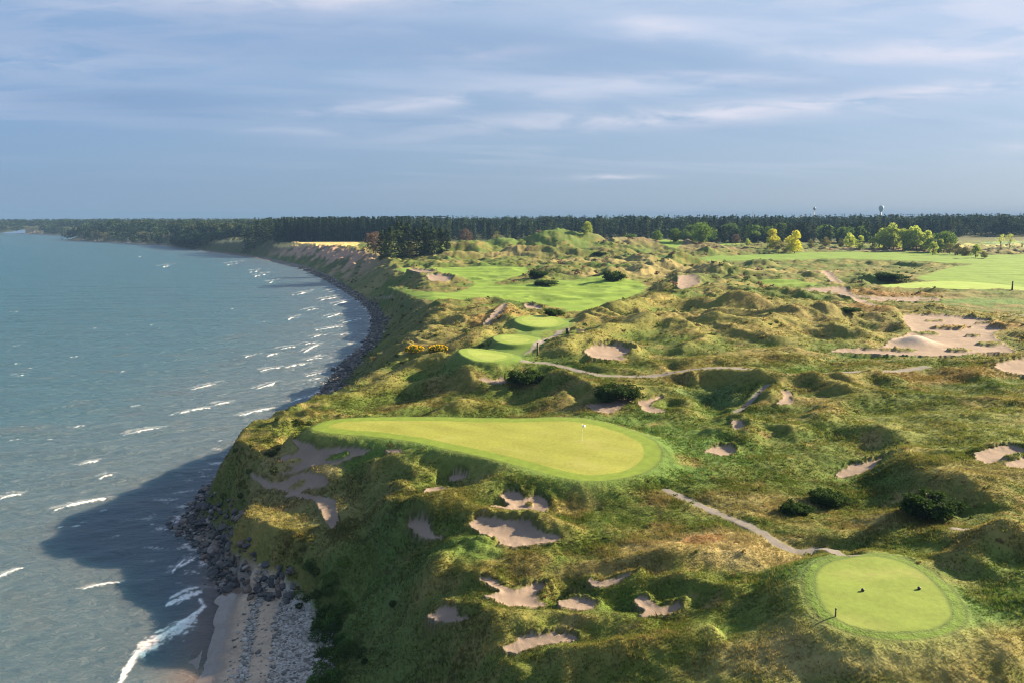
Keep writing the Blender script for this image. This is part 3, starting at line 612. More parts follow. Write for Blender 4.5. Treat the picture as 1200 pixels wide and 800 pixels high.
# sand
sc_n = fbm(x[ai] / 3, y[ai] / 3, 161, 3)
sand = np.array([0.190, 0.148, 0.120])[None] * (1 + 0.30 * sc_n)[:, None]
sand = sand * (1 - heap[ai])[:, None] + np.array([0.38, 0.33, 0.28])[None] * heap[ai][:, None]
w = sandw[ai][:, None]; col[ai] = col[ai] * (1 - w) + sand * w
w = pathw[ai][:, None]; col[ai] = col[ai] * (1 - w) + (np.array([0.140, 0.130, 0.122])[None] * (1 + 0.2 * sc_n + 0.15 * nD)[:, None]) * w
zt *= (1 - np.clip(sandw * 1.2, 0, 1)) * (1 - np.clip(pathw * 1.2, 0, 1))
# dark brown band on the turf edge where sand is cut into the rough
lip = np.exp(-((bunk_sd[ai] - 0.12) / 0.14) ** 2) * (Y < 220) * (1 - sandw[ai]); col[ai] = lerp(col[ai], (0.075, 0.060, 0.028), 0.6 * lip)
# beach and shore strip
d_ = dco[ai]; bt_ = (1 - sstep(d_, b0[ai] - 0.6, b0[ai] + 1.2)) * (1 - sstep(z[ai] + 0.5 * nB, 2.2, 3.4))
dn = d_ + 0.6 * nB + 0.3 * nD
shore = np.tile(np.array([0.13, 0.115, 0.10]), (n_ai, 1)) * (1 + 0.5 * nD)[:, None]
isb = (Y < 92)
bs = np.tile(np.array([0.335, 0.265, 0.200]), (n_ai, 1)) * (1 + 0.18 * nB + 0.12 * nD)[:, None]
bs = lerp(bs, (0.30, 0.285, 0.265), sstep(dn, 7.0, 8.2))                                         # shingle above the sand
bs = lerp(bs, (0.23, 0.205, 0.18), np.exp(-((dn - 4.6) / 0.4) ** 2) * 0.8)                      # strand line of pebbles
bs = lerp(bs, (0.135, 0.105, 0.082), 1 - sstep(dn, 1.6, 3.4))                                   # wet sand
bk = 1 - sstep(Y, 88, 94)
sh = shore * (1 - bk)[:, None] + bs * bk[:, None]
w = bt_[:, None]; col[ai] = col[ai] * (1 - w) + sh * w
wet = np.zeros(len(x)); wet[ai] = (1 - sstep(dn, 1.2, 3.2)) * bk
zt[ai] *= 1 - bt_ * 0.85
regions.append((len(regions) + 1, 'beach', 'small sand and shingle beach below the leafy bank', 'beach'))
m = ai[(d_ < b0[ai] + 0.2) & (Y < 90) & (d_ > -30) & (z[ai] < 2.8)]; col_lab[m] = len(regions)
z += zt
col = np.clip(col, 0.004, 0.9)

# ------------------------------------------------------------------ materials
def mat(name):
    m = bpy.data.materials.new(name); m.use_nodes = True
    t = m.node_tree; t.nodes.clear(); N = NT(t)
    out = N.n('ShaderNodeOutputMaterial'); b = N.n('ShaderNodeBsdfPrincipled'); N.l(b.outputs[0], out.inputs[0])
    return m, N, b, out
def ground_mat(name, sc1, sc2, bumpd, rough=0.95, var=0.35, sheen=0.0):
    m, N, b, out = mat(name)
    at = N.n('ShaderNodeVertexColor', layer_name='col')
    tc = N.n('ShaderNodeTexCoord')
    a = N.noise(tc.outputs['Object'], sc1, 3, 0.6); c_ = N.noise(tc.outputs['Object'], sc2, 2, 0.6)
    v = N.math('ADD', N.math('MULTIPLY', a, 0.6), N.math('MULTIPLY', c_, 0.4))
    f = N.ramp(v, [(0.30, 1 - var), (0.5, 1.0), (0.70, 1 + var * 0.9)])
    N.l(N.mix(1.0, at.outputs['Color'], f, 'MULTIPLY'), b.inputs['Base Color'])
    b.inputs['Roughness'].default_value = rough; b.inputs['Specular IOR Level'].default_value = 0.15
    bp = N.n('ShaderNodeBump'); bp.inputs['Distance'].default_value = bumpd; bp.inputs['Strength'].default_value = 0.9
    N.l(v, bp.inputs['Height']); N.l(bp.outputs[0], b.inputs['Normal'])
    return m
M_rough = ground_mat('rough_grass', 1.1, 5.0, 0.22, var=0.34)
M_mown = ground_mat('mown_grass', 2.5, 12.0, 0.03, var=0.14)
M_sand = ground_mat('bunker_sand', 1.2, 9.0, 0.06, var=0.12)
M_path = ground_mat('gravel', 2.0, 12.0, 0.06, var=0.22)
M_field = ground_mat('field_cover', 0.12, 0.6, 0.3, var=0.3)
M_beach = ground_mat('beach_sand', 3.0, 12.0, 0.07, var=0.3)
def wetten():
    N = NT(M_beach.node_tree); b = [n for n in M_beach.node_tree.nodes if n.type == 'BSDF_PRINCIPLED'][0]
    at = N.n('ShaderNodeAttribute', attribute_name='wet')
    N.l(N.ramp(at.outputs['Fac'], [(0.0, 0.9), (1.0, 0.12)]), b.inputs['Roughness'])
    bp = [n for n in M_beach.node_tree.nodes if n.type == 'BUMP'][0]
    N.l(N.ramp(at.outputs['Fac'], [(0.0, 0.9), (0.8, 0.05)]), bp.inputs['Strength'])
    N.l(N.ramp(at.outputs['Fac'], [(0.0, 0.15), (1.0, 0.6)]), b.inputs['Specular IOR Level'])
wetten()

# ------------------------------------------------------------------ mesh builders
def link(o, parent=None):
    C.objects.link(o)
    if parent is not None: o.parent = parent
    return o
def mesh_np(name, V, Fq, material=None, parent=None, cols=None, smooth=True, extra=None):
    me = bpy.data.meshes.new(name)
    V = np.asarray(V, np.float32); Fq = np.asarray(Fq, np.int32); nf, k = Fq.shape
    me.vertices.add(len(V)); me.vertices.foreach_set('co', V.ravel())
    me.loops.add(nf * k); me.loops.foreach_set('vertex_index', Fq.ravel())
    me.polygons.add(nf); me.polygons.foreach_set('loop_start', np.arange(0, nf * k, k, dtype=np.int32))
    me.polygons.foreach_set('loop_total', np.full(nf, k, np.int32))
    if smooth: me.polygons.foreach_set('use_smooth', np.ones(nf, bool))
    me.update(calc_edges=True)
    if cols is not None:
        a = me.color_attributes.new('col', 'FLOAT_COLOR', 'POINT'); a.data.foreach_set('color', np.c_[cols, np.ones(len(V))].astype(np.float32).ravel())
    for k_, v in (extra or {}).items():
        a = me.attributes.new(k_, 'FLOAT', 'POINT'); a.data.foreach_set('value', v.astype(np.float32))
    if material: me.materials.append(material)
    return link(bpy.data.objects.new(name, me), parent)
def tag(o, label=None, cat=None, group=None, kind=None):
    if label: o['label'] = label
    if cat: o['category'] = cat
    if group: o['group'] = group
    if kind: o['kind'] = kind
    return o

# ---- split the one relief into ground, greens, tees, fairways, bunkers, paths, beach ----
idx = np.arange(NR * NCOL).reshape(NR, NCOL)
Q = np.stack([idx[:-1, :-1], idx[:-1, 1:], idx[1:, 1:], idx[1:, :-1]], -1).reshape(-1, 4)
okq = act[Q].all(1) & ~((dco[Q] < -18).any(1))
Q = Q[okq]
ql = np.max(col_lab[Q], axis=1); q0 = col_lab[Q[:, 0]]; ql = np.where((col_lab[Q] == ql[:, None]).sum(1) >= 3, ql, q0)
V3 = np.c_[x, y, z]
MATS = {'putting_green': M_mown, 'tee_box': M_mown, 'fairway': M_mown, 'tee_apron': M_mown, 'sand_bunker': M_sand, 'path': M_path, 'beach': M_beach, 'field': M_field}
def piece(sel, name, material, extra=None):
    q = Q[sel]; u, inv = np.unique(q, return_inverse=True)
    return mesh_np(name, V3[u], inv.reshape(-1, 4), material, None, col[u], extra={'wet': wet[u]} if name == 'beach' else None)
tag(piece(ql == 0, 'ground', M_rough), 'rolling dune ground under rough grass along the lake', 'ground', kind='structure')
for rid, nm, lb, ct in regions:
    sel = ql == rid
    if sel.sum() < 2: print('EMPTY REGION', lb); continue
    tag(piece(sel, nm, MATS[nm]), lb, ct, 'sand bunkers among the dunes' if nm == 'sand_bunker' else None, kind='structure')

# ------------------------------------------------------------------ water
wy_ = [30.0]
while wy_[-1] < 8600:
    yy = wy_[-1]; r = 0.0034 if yy < 200 else 0.005 if yy < 500 else 0.015 if yy < 1600 else 0.022
    wy_.append(yy * (1 + r))
wy_ = np.array(wy_); wu = np.arange(-0.86, 0.02, 0.0021)
WU, WY = np.meshgrid(wu, wy_); WX = WU * (WY + YO)
wx_, wyy = WX.ravel(), WY.ravel()
dW, _, _ = seg_dist(wx_, wyy, COAST, False); insW = inside(wx_, wyy, LAND); dW = np.where(insW, -dW, dW)   # + = offshore
wz = np.zeros(len(wx_))
k_ai = wyy < 900
fx, fy = wx_[k_ai], wyy[k_ai]
for i in range(16):
    lam = 2.2 * 1.22 ** i if i < 12 else 3.0 + 1.5 * (i - 12)
    th = R(-58 + rng.normal(0, 16)); kx, ky = math.cos(th), math.sin(th)
    a = 0.011 * lam ** 0.9 * (1 if i > 2 else 0.8)
    lamfade = 1 - sstep(fy, 45 * lam, 90 * lam)
    ph = 2 * math.pi * (fx * kx + fy * ky + 1.2 * perlin(fx / 14 + i, fy / 14, 171)) / lam + rng.uniform(0, 6)
    wz[k_ai] += 1.3 * a * lamfade * (1 - np.abs(np.sin(ph / 2)) * 1.0 - 0.36) * 1.5 * (0.7 + 0.6 * perlin(fx / 25, fy / 18 + 3 * i, 173))
shal = sstep(dW, 0, 7)
wz *= 0.25 + 0.75 * shal
foam = np.zeros(len(wx_)); fn1 = perlin(wx_ / 1.1, wyy / 1.1, 181); fn2 = perlin(wx_ / 0.4, wyy / 0.4, 183)
def foamline(pts, w, k=1.0, crest=0.0, ragged=0.8):
    P = np.array([unproj(a, b, 0.1) for a, b in pts]); P = smooth_poly(P, False, 4)
    s = w * (1 + 0.003 * P[:, 1].mean())
    lo = P.min(0) - 5 * s; hi = P.max(0) + 5 * s
    m = np.where((wx_ > lo[0]) & (wx_ < hi[0]) & (wyy > lo[1]) & (wyy < hi[1]))[0]
    if len(m) == 0: return
    d, bi, bt = seg_dist(wx_[m], wyy[m], P, False)
    e = (bi + bt) / (len(P) - 1)
    taper = 0.35 + 0.65 * np.sin(np.clip(e, 0, 1) * math.pi) ** 0.7
    v = 1 - d / (s * taper) + ragged * (0.6 * fn1[m] + 0.6 * fn2[m])
    foam[m] = np.maximum(foam[m], k * sstep(v, 0.05, 0.75))
    wz[m] += crest * np.exp(-(d / (s * 1.6)) ** 2) * taper
WAVES = [(148, 508, 186, 502, .55, .35), (214, 484, 243, 478, .6, .4), (283, 487, 323, 478, .6, .4), (228, 455, 257, 449, .45, .3), (254, 474, 267, 472, .5, .3), (96, 543, 112, 539, .45, .3), (68, 596, 122, 585, .5, .35), (4, 582, 20, 578, .5, .3), (0, 677, 24, 667, .4, .25),
         (100, 689, 137, 683, .4, .25), (204, 672, 214, 655, .35, .2), (210, 668, 228, 652, .4, .2), (303, 455, 320, 449, .45, .3), (333, 432, 357, 427, .5, .35), (309, 434, 330, 431, .5, .3), (359, 412, 372, 404, .45, .3), (362, 422, 376, 419, .45, .3), (374, 387, 398, 383, .5, .3), (386, 372, 400, 368, .5, .3),
         (290, 418, 300, 416, .4, .2), (316, 417, 325, 415, .45, .3), (330, 409, 346, 406, .4, .2), (360, 403, 370, 402, .4, .2), (366, 396, 380, 393, .4, .2), (352, 345, 362, 343, .6, .3), (361, 364, 370, 362, .5, .2), (340, 374, 350, 372, .4, .2), (294, 319, 310, 318, .5, .2), (300, 324, 312, 322, .5, .2), (270, 310, 282, 309, .5, .2),
         (192, 313, 200, 312, .6, .2), (318, 331, 324, 330, .5, .2), (378, 352, 392, 349, .6, .2), (395, 357, 410, 353, .6, .2), (345, 470, 368, 462, .35, .2), (360, 440, 378, 436, .4, .2), (398, 395, 412, 390, .4, .2), (404, 378, 420, 374, .4, .2), (88, 502, 96, 500, .3, .2), (20, 440, 30, 439, .3, .1), (120, 560, 128, 558, .3, .1), (388, 342, 398, 340, .6, .2)]
for x0, y0, x1, y1, w, cr in WAVES: foamline([(x0 - 8, y0 - 1.5), ((x0 + x1) / 2, (y0 + y1) / 2 - 3), (x1 + 8, y1 - 3.5)], w * 1.4, 0.22, 0.0, 1.5); foamline([(x0 - 3, y0 + .6), ((x0 + x1) / 2, (y0 + y1) / 2 - 0.6), (x1 + 3, y1 - .6)], w * 0.68, 1.0, cr, 1.05)
foamline([(138, 805), (150, 780), (172, 756), (200, 739), (218, 726), (238, 712), (234, 700)], 0.45, 1.0, 0.15, 0.7)
foamline([(160, 772), (180, 752), (210, 735), (230, 722)], 1.3, 0.8, 0.1, 1.2)
foamline([(196, 708), (212, 700), (236, 691)], 0.8, 0.95, 0.2, 1.1)
foamline([(200, 700), (218, 692), (232, 688)], 0.5, 0.8, 0.15, 1.1)
for i in range(46):                                           # scattered little caps offshore and streaks by the shore
    px, py = rng.uniform(5, 420), rng.uniform(300, 640)
    foamline([(px, py), (px + rng.uniform(5, 12), py - rng.uniform(0.5, 2))], 0.22, 0.55, 0.1, 1.3)
rk = sstep(wyy, 84, 92) * (1 - sstep(wyy, 420, 520))
wash = (1 - sstep(np.abs(dW - 0.9 - 0.9 * fn1), 0.0, 0.9 + 0.002 * wyy)) * rk
foam = np.maximum(foam, wash * sstep(perlin(wx_ / 5, wyy / 5, 187) + 0.5 * fn1 + .5 * fn2, 0.02, 0.45) * 0.9)
wash2 = (1 - sstep(dW, 2, 11)) * rk
foam = np.maximum(foam, wash2 * sstep(perlin(wx_ / 3.5, wyy / 1.6, 189) + 0.5 * fn2, 0.42, 0.75) * 0.7)
# water colour: clear blue green far out, sandy near the shore
turb = 1 - sstep(dW + 14 * fbm(wx_ / 40, wyy / 30, 191, 2), 0, 75)
shallow = (1 - sstep(dW + 0.5 * fn1, 0.0, 5.5)) * (1 - sstep(wyy, 88, 96))
cW = np.tile(np.array([0.021, 0.072, 0.104]), (len(wx_), 1))
cW = lerp(cW, (0.010, 0.086, 0.148), sstep(dW, 110, 500))
cW = lerp(cW, (0.044, 0.074, 0.098), 0.85 * turb)
cW = lerp(cW, (0.062, 0.076, 0.084), 0.4 * sstep(fbm(wx_ / 16, wyy / 9, 193, 3), 0.1, 0.6) * (1 - sstep(dW, 60, 170)))
cW = lerp(cW, (0.12, 0.10, 0.09), 0.8 * shallow)
mW, N, b, out = mat('lake_water')
at = N.n('ShaderNodeVertexColor', layer_name='col'); fo = N.n('ShaderNodeAttribute', attribute_name='foam')
tc = N.n('ShaderNodeTexCoord')
mp = N.n('ShaderNodeMapping'); mp.inputs['Rotation'].default_value = (0, 0, R(32)); mp.inputs['Scale'].default_value = (0.45, 1.0, 1.0); N.l(tc.outputs['Object'], mp.inputs[0])
nw1 = N.noise(mp.outputs[0], 0.75, 7, 0.66, 0.3); nw2 = N.noise(mp.outputs[0], 0.09, 4, 0.6)
nw = N.math('ADD', nw1, N.math('MULTIPLY', nw2, 1.2))
bp = N.n('ShaderNodeBump'); bp.inputs['Distance'].default_value = 2.4; bp.inputs['Strength'].default_value = 0.9; N.l(nw, bp.inputs['Height']); N.l(bp.outputs[0], b.inputs['Normal'])
fnz = N.noise(tc.outputs['Object'], 5.0, 3, 0.7)
ff = N.math('MULTIPLY', fo.outputs['Fac'], N.ramp(fnz, [(0.28, 0.35), (0.5, 1.0)]), True)
N.l(N.mix(ff, at.outputs['Color'], (0.80, 0.82, 0.84)), b.inputs['Base Color'])
N.l(N.ramp(ff, [(0, 0.40), (0.5, 0.9)]), b.inputs['Roughness'])
b.inputs['IOR'].default_value = 1.5
b.subsurface_method = 'BURLEY'; b.inputs['Subsurface Weight'].default_value = 1.0; b.inputs['Subsurface Radius'].default_value = (3.0, 6.0, 7.0); b.inputs['Subsurface Scale'].default_value = 1.2
wi = np.arange(len(wx_)).reshape(len(wy_), len(wu))
WQ = np.stack([wi[:-1, :-1], wi[:-1, 1:], wi[1:, 1:], wi[1:, :-1]], -1).reshape(-1, 4)
WQ = WQ[(dW[WQ] > -10).any(1)]
u, inv = np.unique(WQ, return_inverse=True)
tag(mesh_np('water', np.c_[wx_, wyy, wz][u], inv.reshape(-1, 4), mW, None, cW[u], extra={'foam': foam[u]}), 'blue green lake with small breaking waves', 'lake', kind='structure')

# ------------------------------------------------------------------ shore rocks
def rock_mesh(name, seed):
    import bmesh
    bm = bmesh.new(); bmesh.ops.create_icosphere(bm, subdivisions=2, radius=0.5)
    r2 = np.random.default_rng(seed); pl = r2.normal(size=(9, 3)); pl /= np.linalg.norm(pl, axis=1)[:, None]; off = r2.uniform(0.28, 0.42, 9)
    sx = r2.uniform(0.75, 1.35, 3) * np.array([1.1, 1.0, 0.75])
    for v in bm.verts:
        p = np.array(v.co)
        for n_, o_ in zip(pl, off):
            e_ = p @ n_ - o_
            if e_ > 0: p = p - n_ * e_
        v.co = Vector(p * sx * (1 + 0.05 * r2.normal()))
    me = bpy.data.meshes.new(name); bm.to_mesh(me); bm.free()
    return me
mR, N, b, out = mat('shore_rock')
oi = N.n('ShaderNodeObjectInfo'); tc = N.n('ShaderNodeTexCoord')
cr = N.ramp(oi.outputs['Random'], [(0.0, (0.022, 0.024, 0.028)), (0.4, (0.042, 0.042, 0.044)), (0.7, (0.075, 0.07, 0.066)), (0.85, (0.11, 0.08, 0.062)), (0.95, (0.17, 0.16, 0.15)), (1.0, (0.26, 0.245, 0.23))])
nz = N.noise(tc.outputs['Object'], 4, 4, 0.65)
N.l(N.mix(1.0, cr, N.ramp(nz, [(0.3, 0.6), (0.7, 1.35)]), 'MULTIPLY'), b.inputs['Base Color']); b.inputs['Roughness'].default_value = 0.75
bp = N.n('ShaderNodeBump'); bp.inputs['Distance'].default_value = 0.05; N.l(nz, bp.inputs['Height']); N.l(bp.outputs[0], b.inputs['Normal'])
mP, N, b, out = mat('shore_stones')
at = N.n('ShaderNodeVertexColor', layer_name='col'); N.l(at.outputs['Color'], b.inputs['Base Color']); b.inputs['Roughness'].default_value = 0.8
ROCKS = [rock_mesh('boulder', 300 + i) for i in range(10)]
for me in ROCKS: me.materials.append(mR)
cand = []
# rock armour follows the water's edge: place along the coast by arc, from the beach corner to beyond the point
cs_ = smooth_poly(COAST[4:23], False, 6)
cseg = np.diff(cs_, axis=0); clen = np.r_[0, np.cumsum(np.linalg.norm(cseg, axis=1))]
def along(s):
    i = min(np.searchsorted(clen, s, 'right') - 1, len(cseg) - 1); t = (s - clen[i]) / max(1e-6, clen[i + 1] - clen[i]); d = cseg[i] / np.linalg.norm(cseg[i])
    return cs_[i] + cseg[i] * t, np.array([d[1], -d[0]])        # point, inland normal (land lies to the right of the run)
def rock_width(p):
    yb = p[1]
    return 8.5 if yb < 93 else 6.5 if yb < 118 else 6.5 if yb < 140 else 6.0 if yb < 200 else 6.0 if yb < 330 else 4.5
tot = clen[-1]; s = 0.0; spots = []
while s < tot:
    p, n_ = along(s)
    wdt = rock_width(p); dens = 2.6 if p[1] < 150 else 1.5 if p[1] < 260 else 0.8 if p[1] < 400 else 0.4
    step = 0.22 if p[1] < 150 else 0.4 if p[1] < 260 else 0.9
    for k in range(int(round(wdt * dens * step * 1.6 + random.random() * 0.9))):
        o = random.uniform(-1.0, wdt) if random.random() < 0.85 else random.uniform(-2.2, wdt + 2)
        q_ = p + n_ * o + np.array([random.uniform(-.3, .3), random.uniform(-.3, .3)])
        siz = min(1.7, random.lognormvariate(-0.55, 0.42)) * (1.0 if p[1] < 220 else 1.25)
        spots.append((q_[0], q_[1], siz, o))
    s += step
# pale boulders at the top of the beach
for i in range(70):
    t = random.random(); a_ = np.array(unproj(285, 668, 1.2)); b_ = np.array(unproj(345, 690, 2.5)); q_ = a_ + (b_ - a_) * t + np.array([random.gauss(0, .6), random.gauss(0, 1.1)])
    spots.append((q_[0], q_[1], random.uniform(0.6, 1.3), 9))
sp = np.array(spots); spz = zat(sp[:, 0], sp[:, 1]); k_ = spz < 4.2 + 0.8 * np.sin(sp[:, 0] * 1.7); sp = sp[k_]; spz = spz[k_]
far_ = np.hypot(sp[:, 0], sp[:, 1]); rank = np.argsort(-(sp[:, 2] / far_)); big = rank[:295]; rest = rank[295:]
for j, i in enumerate(big):
    o = link(bpy.data.objects.new('boulder', ROCKS[j % 10])); s_ = sp[i, 2]
    o.location = (sp[i, 0], sp[i, 1], max(spz[i], -0.25) + 0.16 * s_); o.scale = (s_, s_ * random.uniform(.8, 1.1), s_ * random.uniform(.75, 1)); o.rotation_euler = (random.uniform(-.5, .5), random.uniform(-.5, .5), random.uniform(0, 6.28))
    tag(o, 'angular boulder in the rock armour along the foot of the lake bluff', 'boulder', 'boulders armouring the shore')
def merge_instances(name, src, pos, scl, rotz, cols, material):
    Vs, Fs, Cs = [], [], []; off = 0
    cache = []
    for me in src:
        v = np.empty(len(me.vertices) * 3); me.vertices.foreach_get('co', v); me.calc_loop_triangles(); f = np.empty(len(me.loop_triangles) * 3, np.int32); me.loop_triangles.foreach_get('vertices', f)
        cache.append((v.reshape(-1, 3), f.reshape(-1, 3)))
    for i in range(len(pos)):
        v, f = cache[i % len(cache)]; c, s = math.cos(rotz[i]), math.sin(rotz[i]); vv = v * scl[i]
        Vs.append(np.c_[vv[:, 0] * c - vv[:, 1] * s, vv[:, 0] * s + vv[:, 1] * c, vv[:, 2]] + pos[i]); Fs.append(f + off); off += len(v); Cs.append(np.tile(cols[i], (len(v), 1)))
    return mesh_np(name, np.vstack(Vs), np.vstack(Fs), material, None, np.vstack(Cs), smooth=False)
RSMALL = []
for i in range(5):
    import bmesh
    bm = bmesh.new(); bmesh.ops.create_icosphere(bm, subdivisions=1, radius=0.5); r2 = np.random.default_rng(50 + i)
    for v in bm.verts: v.co = v.co * (0.75 + 0.5 * r2.random()); v.co.z *= 0.7
    me = bpy.data.meshes.new('stone'); bm.to_mesh(me); bm.free(); RSMALL.append(me)
pal = np.array([(0.030, 0.032, 0.036), (0.05, 0.05, 0.05), (0.085, 0.08, 0.075), (0.13, 0.10, 0.08), (0.17, 0.16, 0.15), (0.27, 0.26, 0.245)])
nR = len(rest); rc = pal[rng.choice(6, nR, p=[.36, .30, .18, .09, .04, .03])]
o = merge_instances('rubble', RSMALL, np.c_[sp[rest, 0], sp[rest, 1], np.maximum(spz[rest], -0.25) + 0.1], np.c_[sp[rest, 2], sp[rest, 2] * .9, sp[rest, 2] * .85], rng.uniform(0, 6.28, nR), rc, mP)
tag(o, 'smaller stones of the rock armour between and behind the boulders', 'rubble', kind='stuff')
# beach shingle
pos, scl, cl = [], [], []
for i in range(10000):
    yb = rng.uniform(50, 92); p, n_ = None, None
    t = rng.random(); 
    # shoreline at this distance
    xs0 = np.interp(yb, [COAST[2, 1], COAST[3, 1], COAST[4, 1]], [COAST[2, 0], COAST[3, 0], COAST[4, 0]]) if yb > COAST[2, 1] else COAST[2, 0] + (yb - COAST[2, 1]) * (COAST[3, 0] - COAST[2, 0]) / (COAST[3, 1] - COAST[2, 1])
    o_ = rng.uniform(7.2, 13.5) if t < 0.72 else rng.normal(4.7, 0.3) if t < 0.88 else rng.uniform(3, 13)
    pos.append((xs0 + o_, yb, 0)); s_ = min(0.8, rng.lognormal(-1.75, 0.5)); scl.append((s_ * 1.2, s_, s_ * 0.7)); k = rng.uniform(0.6, 1.2); cl.append(np.array((0.30, 0.285, 0.265) if rng.random() < .7 else (0.12, 0.115, 0.11)) * k)
pos = np.array(pos); pos[:, 2] = zat(pos[:, 0], pos[:, 1]) + 0.03; k_ = pos[:, 2] < 2.6; pos = pos[k_]; scl = np.array(scl)[k_]; cl = np.array(cl)[k_]
tag(merge_instances('pebbles', RSMALL, pos, np.array(scl), rng.uniform(0, 6.28, len(pos)), np.array(cl), mP), 'pale grey shingle lying along the top of the beach', 'pebbles', kind='stuff')

# ------------------------------------------------------------------ rough grass
def leaf_mat(name, use_col=True, color=(0.06, 0.1, 0.02), var=0.3, trans=0.35, rnd=True):
    m, N, b, out = mat(name)
    if use_col: cc = N.n('ShaderNodeVertexColor', layer_name='col').outputs['Color']
    else:
        cc = N.n('ShaderNodeRGB'); cc.outputs[0].default_value = (*color, 1); cc = cc.outputs[0]
    if rnd:
        oi = N.n('ShaderNodeObjectInfo'); cc = N.mix(1.0, cc, N.ramp(oi.outputs['Random'], [(0, (1 - var, 1 - var, 1 - var)), (1, (1 + var * 1.2, 1 + var, 1 + var * 0.6))]), 'MULTIPLY')
    b.inputs['Roughness'].default_value = 0.9; b.inputs['Specular IOR Level'].default_value = 0.05
    N.l(cc, b.inputs['Base Color'])
    tr = N.n('ShaderNodeBsdfTranslucent'); N.l(cc, tr.inputs['Color'])
    mx = N.n('ShaderNodeMixShader'); mx.inputs[0].default_value = trans; N.l(b.outputs[0], mx.inputs[1]); N.l(tr.outputs[0], mx.inputs[2]); N.l(mx.outputs[0], out.inputs[0])
    return m
M_blade = leaf_mat('grass_blades', rnd=False, trans=0.45)
def tufts(n, ymin, ymax, hmin, hmax, wid, nb, seed, xr=0.74):
    r = np.random.default_rng(seed)
    yy = np.sqrt(r.uniform(ymin ** 2, ymax ** 2, n * 2)); uu = r.uniform(-0.55, xr, n * 2); xx = uu * yy
    ok = inside(xx, yy, LAND)
    def samp(a): return zat(xx, yy, a)
    dcs = samp(dco); b0s = samp(b0); lab_s = samp((col_lab > 0).astype(float)); fs = samp(np.clip(flat_sd, -5, 5)); ss = samp(np.maximum(sandw, pathw))
    dens = np.clip(0.55 + 0.9 * fbm(xx / 3.5, yy / 3.5, 203, 3), 0.06, 1) if nb < 8 else np.clip(2.4 * fbm(xx / 9, yy / 7, 211, 3) - 0.15, 0, 1)
    calm = sstep(samp(np.clip(flat_sd, -5, 60)), 0.25, 2.2)
    ct1 = hsm(1036, 697); ok &= ~((np.abs(xx - ct1[0]) < 7.8) & (np.abs(yy - ct1[1]) < 9) & (fs < 1.3))
    ok &= ((dcs > b0s + 0.8) | (zat(xx, yy) > 3.2)) & (ss < 0.15) & (fs > 0.25) & (r.random(len(xx)) < dens * (0.25 + 0.75 * calm))
    xx, yy = xx[ok][:n], yy[ok][:n]; n = len(xx); zz = zat(xx, yy)
    cc = np.stack([zat(xx, yy, col[:, k]) for k in range(3)], 1)
    tall = np.clip(0.65 + 0.9 * fbm(xx / 7, yy / 7, 207, 2), 0.3, 1.5) * r.uniform(0.7, 1.3, n)
    low = 0.35 + 0.65 * sstep(zat(xx, yy, np.clip(flat_sd, -5, 50)), 0.5, 4)
    hgt = (hmin + (hmax - hmin) * r.random(n)) * tall * low
    V = np.empty((n, nb, 3, 3)); 
    a = r.uniform(0, 2 * np.pi, (n, nb)); off = r.normal(0, wid * 1.6, (n, nb, 2)); lean = r.normal(0, 0.35, (n, nb, 2)) + np.array([-0.18, -0.05])
    w = wid * r.uniform(0.6, 1.3, (n, nb))
    bx = xx[:, None] + off[..., 0]; by = yy[:, None] + off[..., 1]
    V[:, :, 0] = np.stack([bx - np.cos(a) * w, by - np.sin(a) * w, np.broadcast_to(zz[:, None] - 0.03, bx.shape)], -1)
    V[:, :, 1] = np.stack([bx + np.cos(a) * w, by + np.sin(a) * w, np.broadcast_to(zz[:, None] - 0.03, bx.shape)], -1)
    hh = hgt[:, None] * r.uniform(0.6, 1.2, (n, nb))
    V[:, :, 2] = np.stack([bx + lean[..., 0] * hh, by + lean[..., 1] * hh, zz[:, None] + hh], -1)
    k = r.uniform(0.82, 1.2, (n, 1)); cc = cc * k; dry = (r.random((n, 1)) < (0.14 if nb < 8 else 0.7)) * r.uniform(0.2, 0.8, (n, 1)); cc = cc * (1 - dry) + np.array([[0.26, 0.21, 0.09]]) * dry
    cv = np.repeat(cc, nb * 3, axis=0)
    return V.reshape(-1, 3), np.arange(n * nb * 3).reshape(-1, 3), cv
parts = [tufts(150000, 38, 88, 0.14, 0.34, 0.026, 4, 1), tufts(120000, 82, 150, 0.18, 0.38, 0.045, 4, 2), tufts(70000, 145, 300, 0.25, 0.5, 0.10, 3, 3), tufts(7000, 38, 160, 0.45, 0.8, 0.022, 10, 4)]
off = 0; Vs, Fs, Cs = [], [], []
for v, f, c_ in parts: Vs.append(v); Fs.append(f + off); Cs.append(c_); off += len(v)
tag(mesh_np('rough_grass', np.vstack(Vs), np.vstack(Fs), M_blade, None, np.vstack(Cs), smooth=False), 'unmown fescue grass growing in tufts over the dunes', 'grass', kind='stuff')

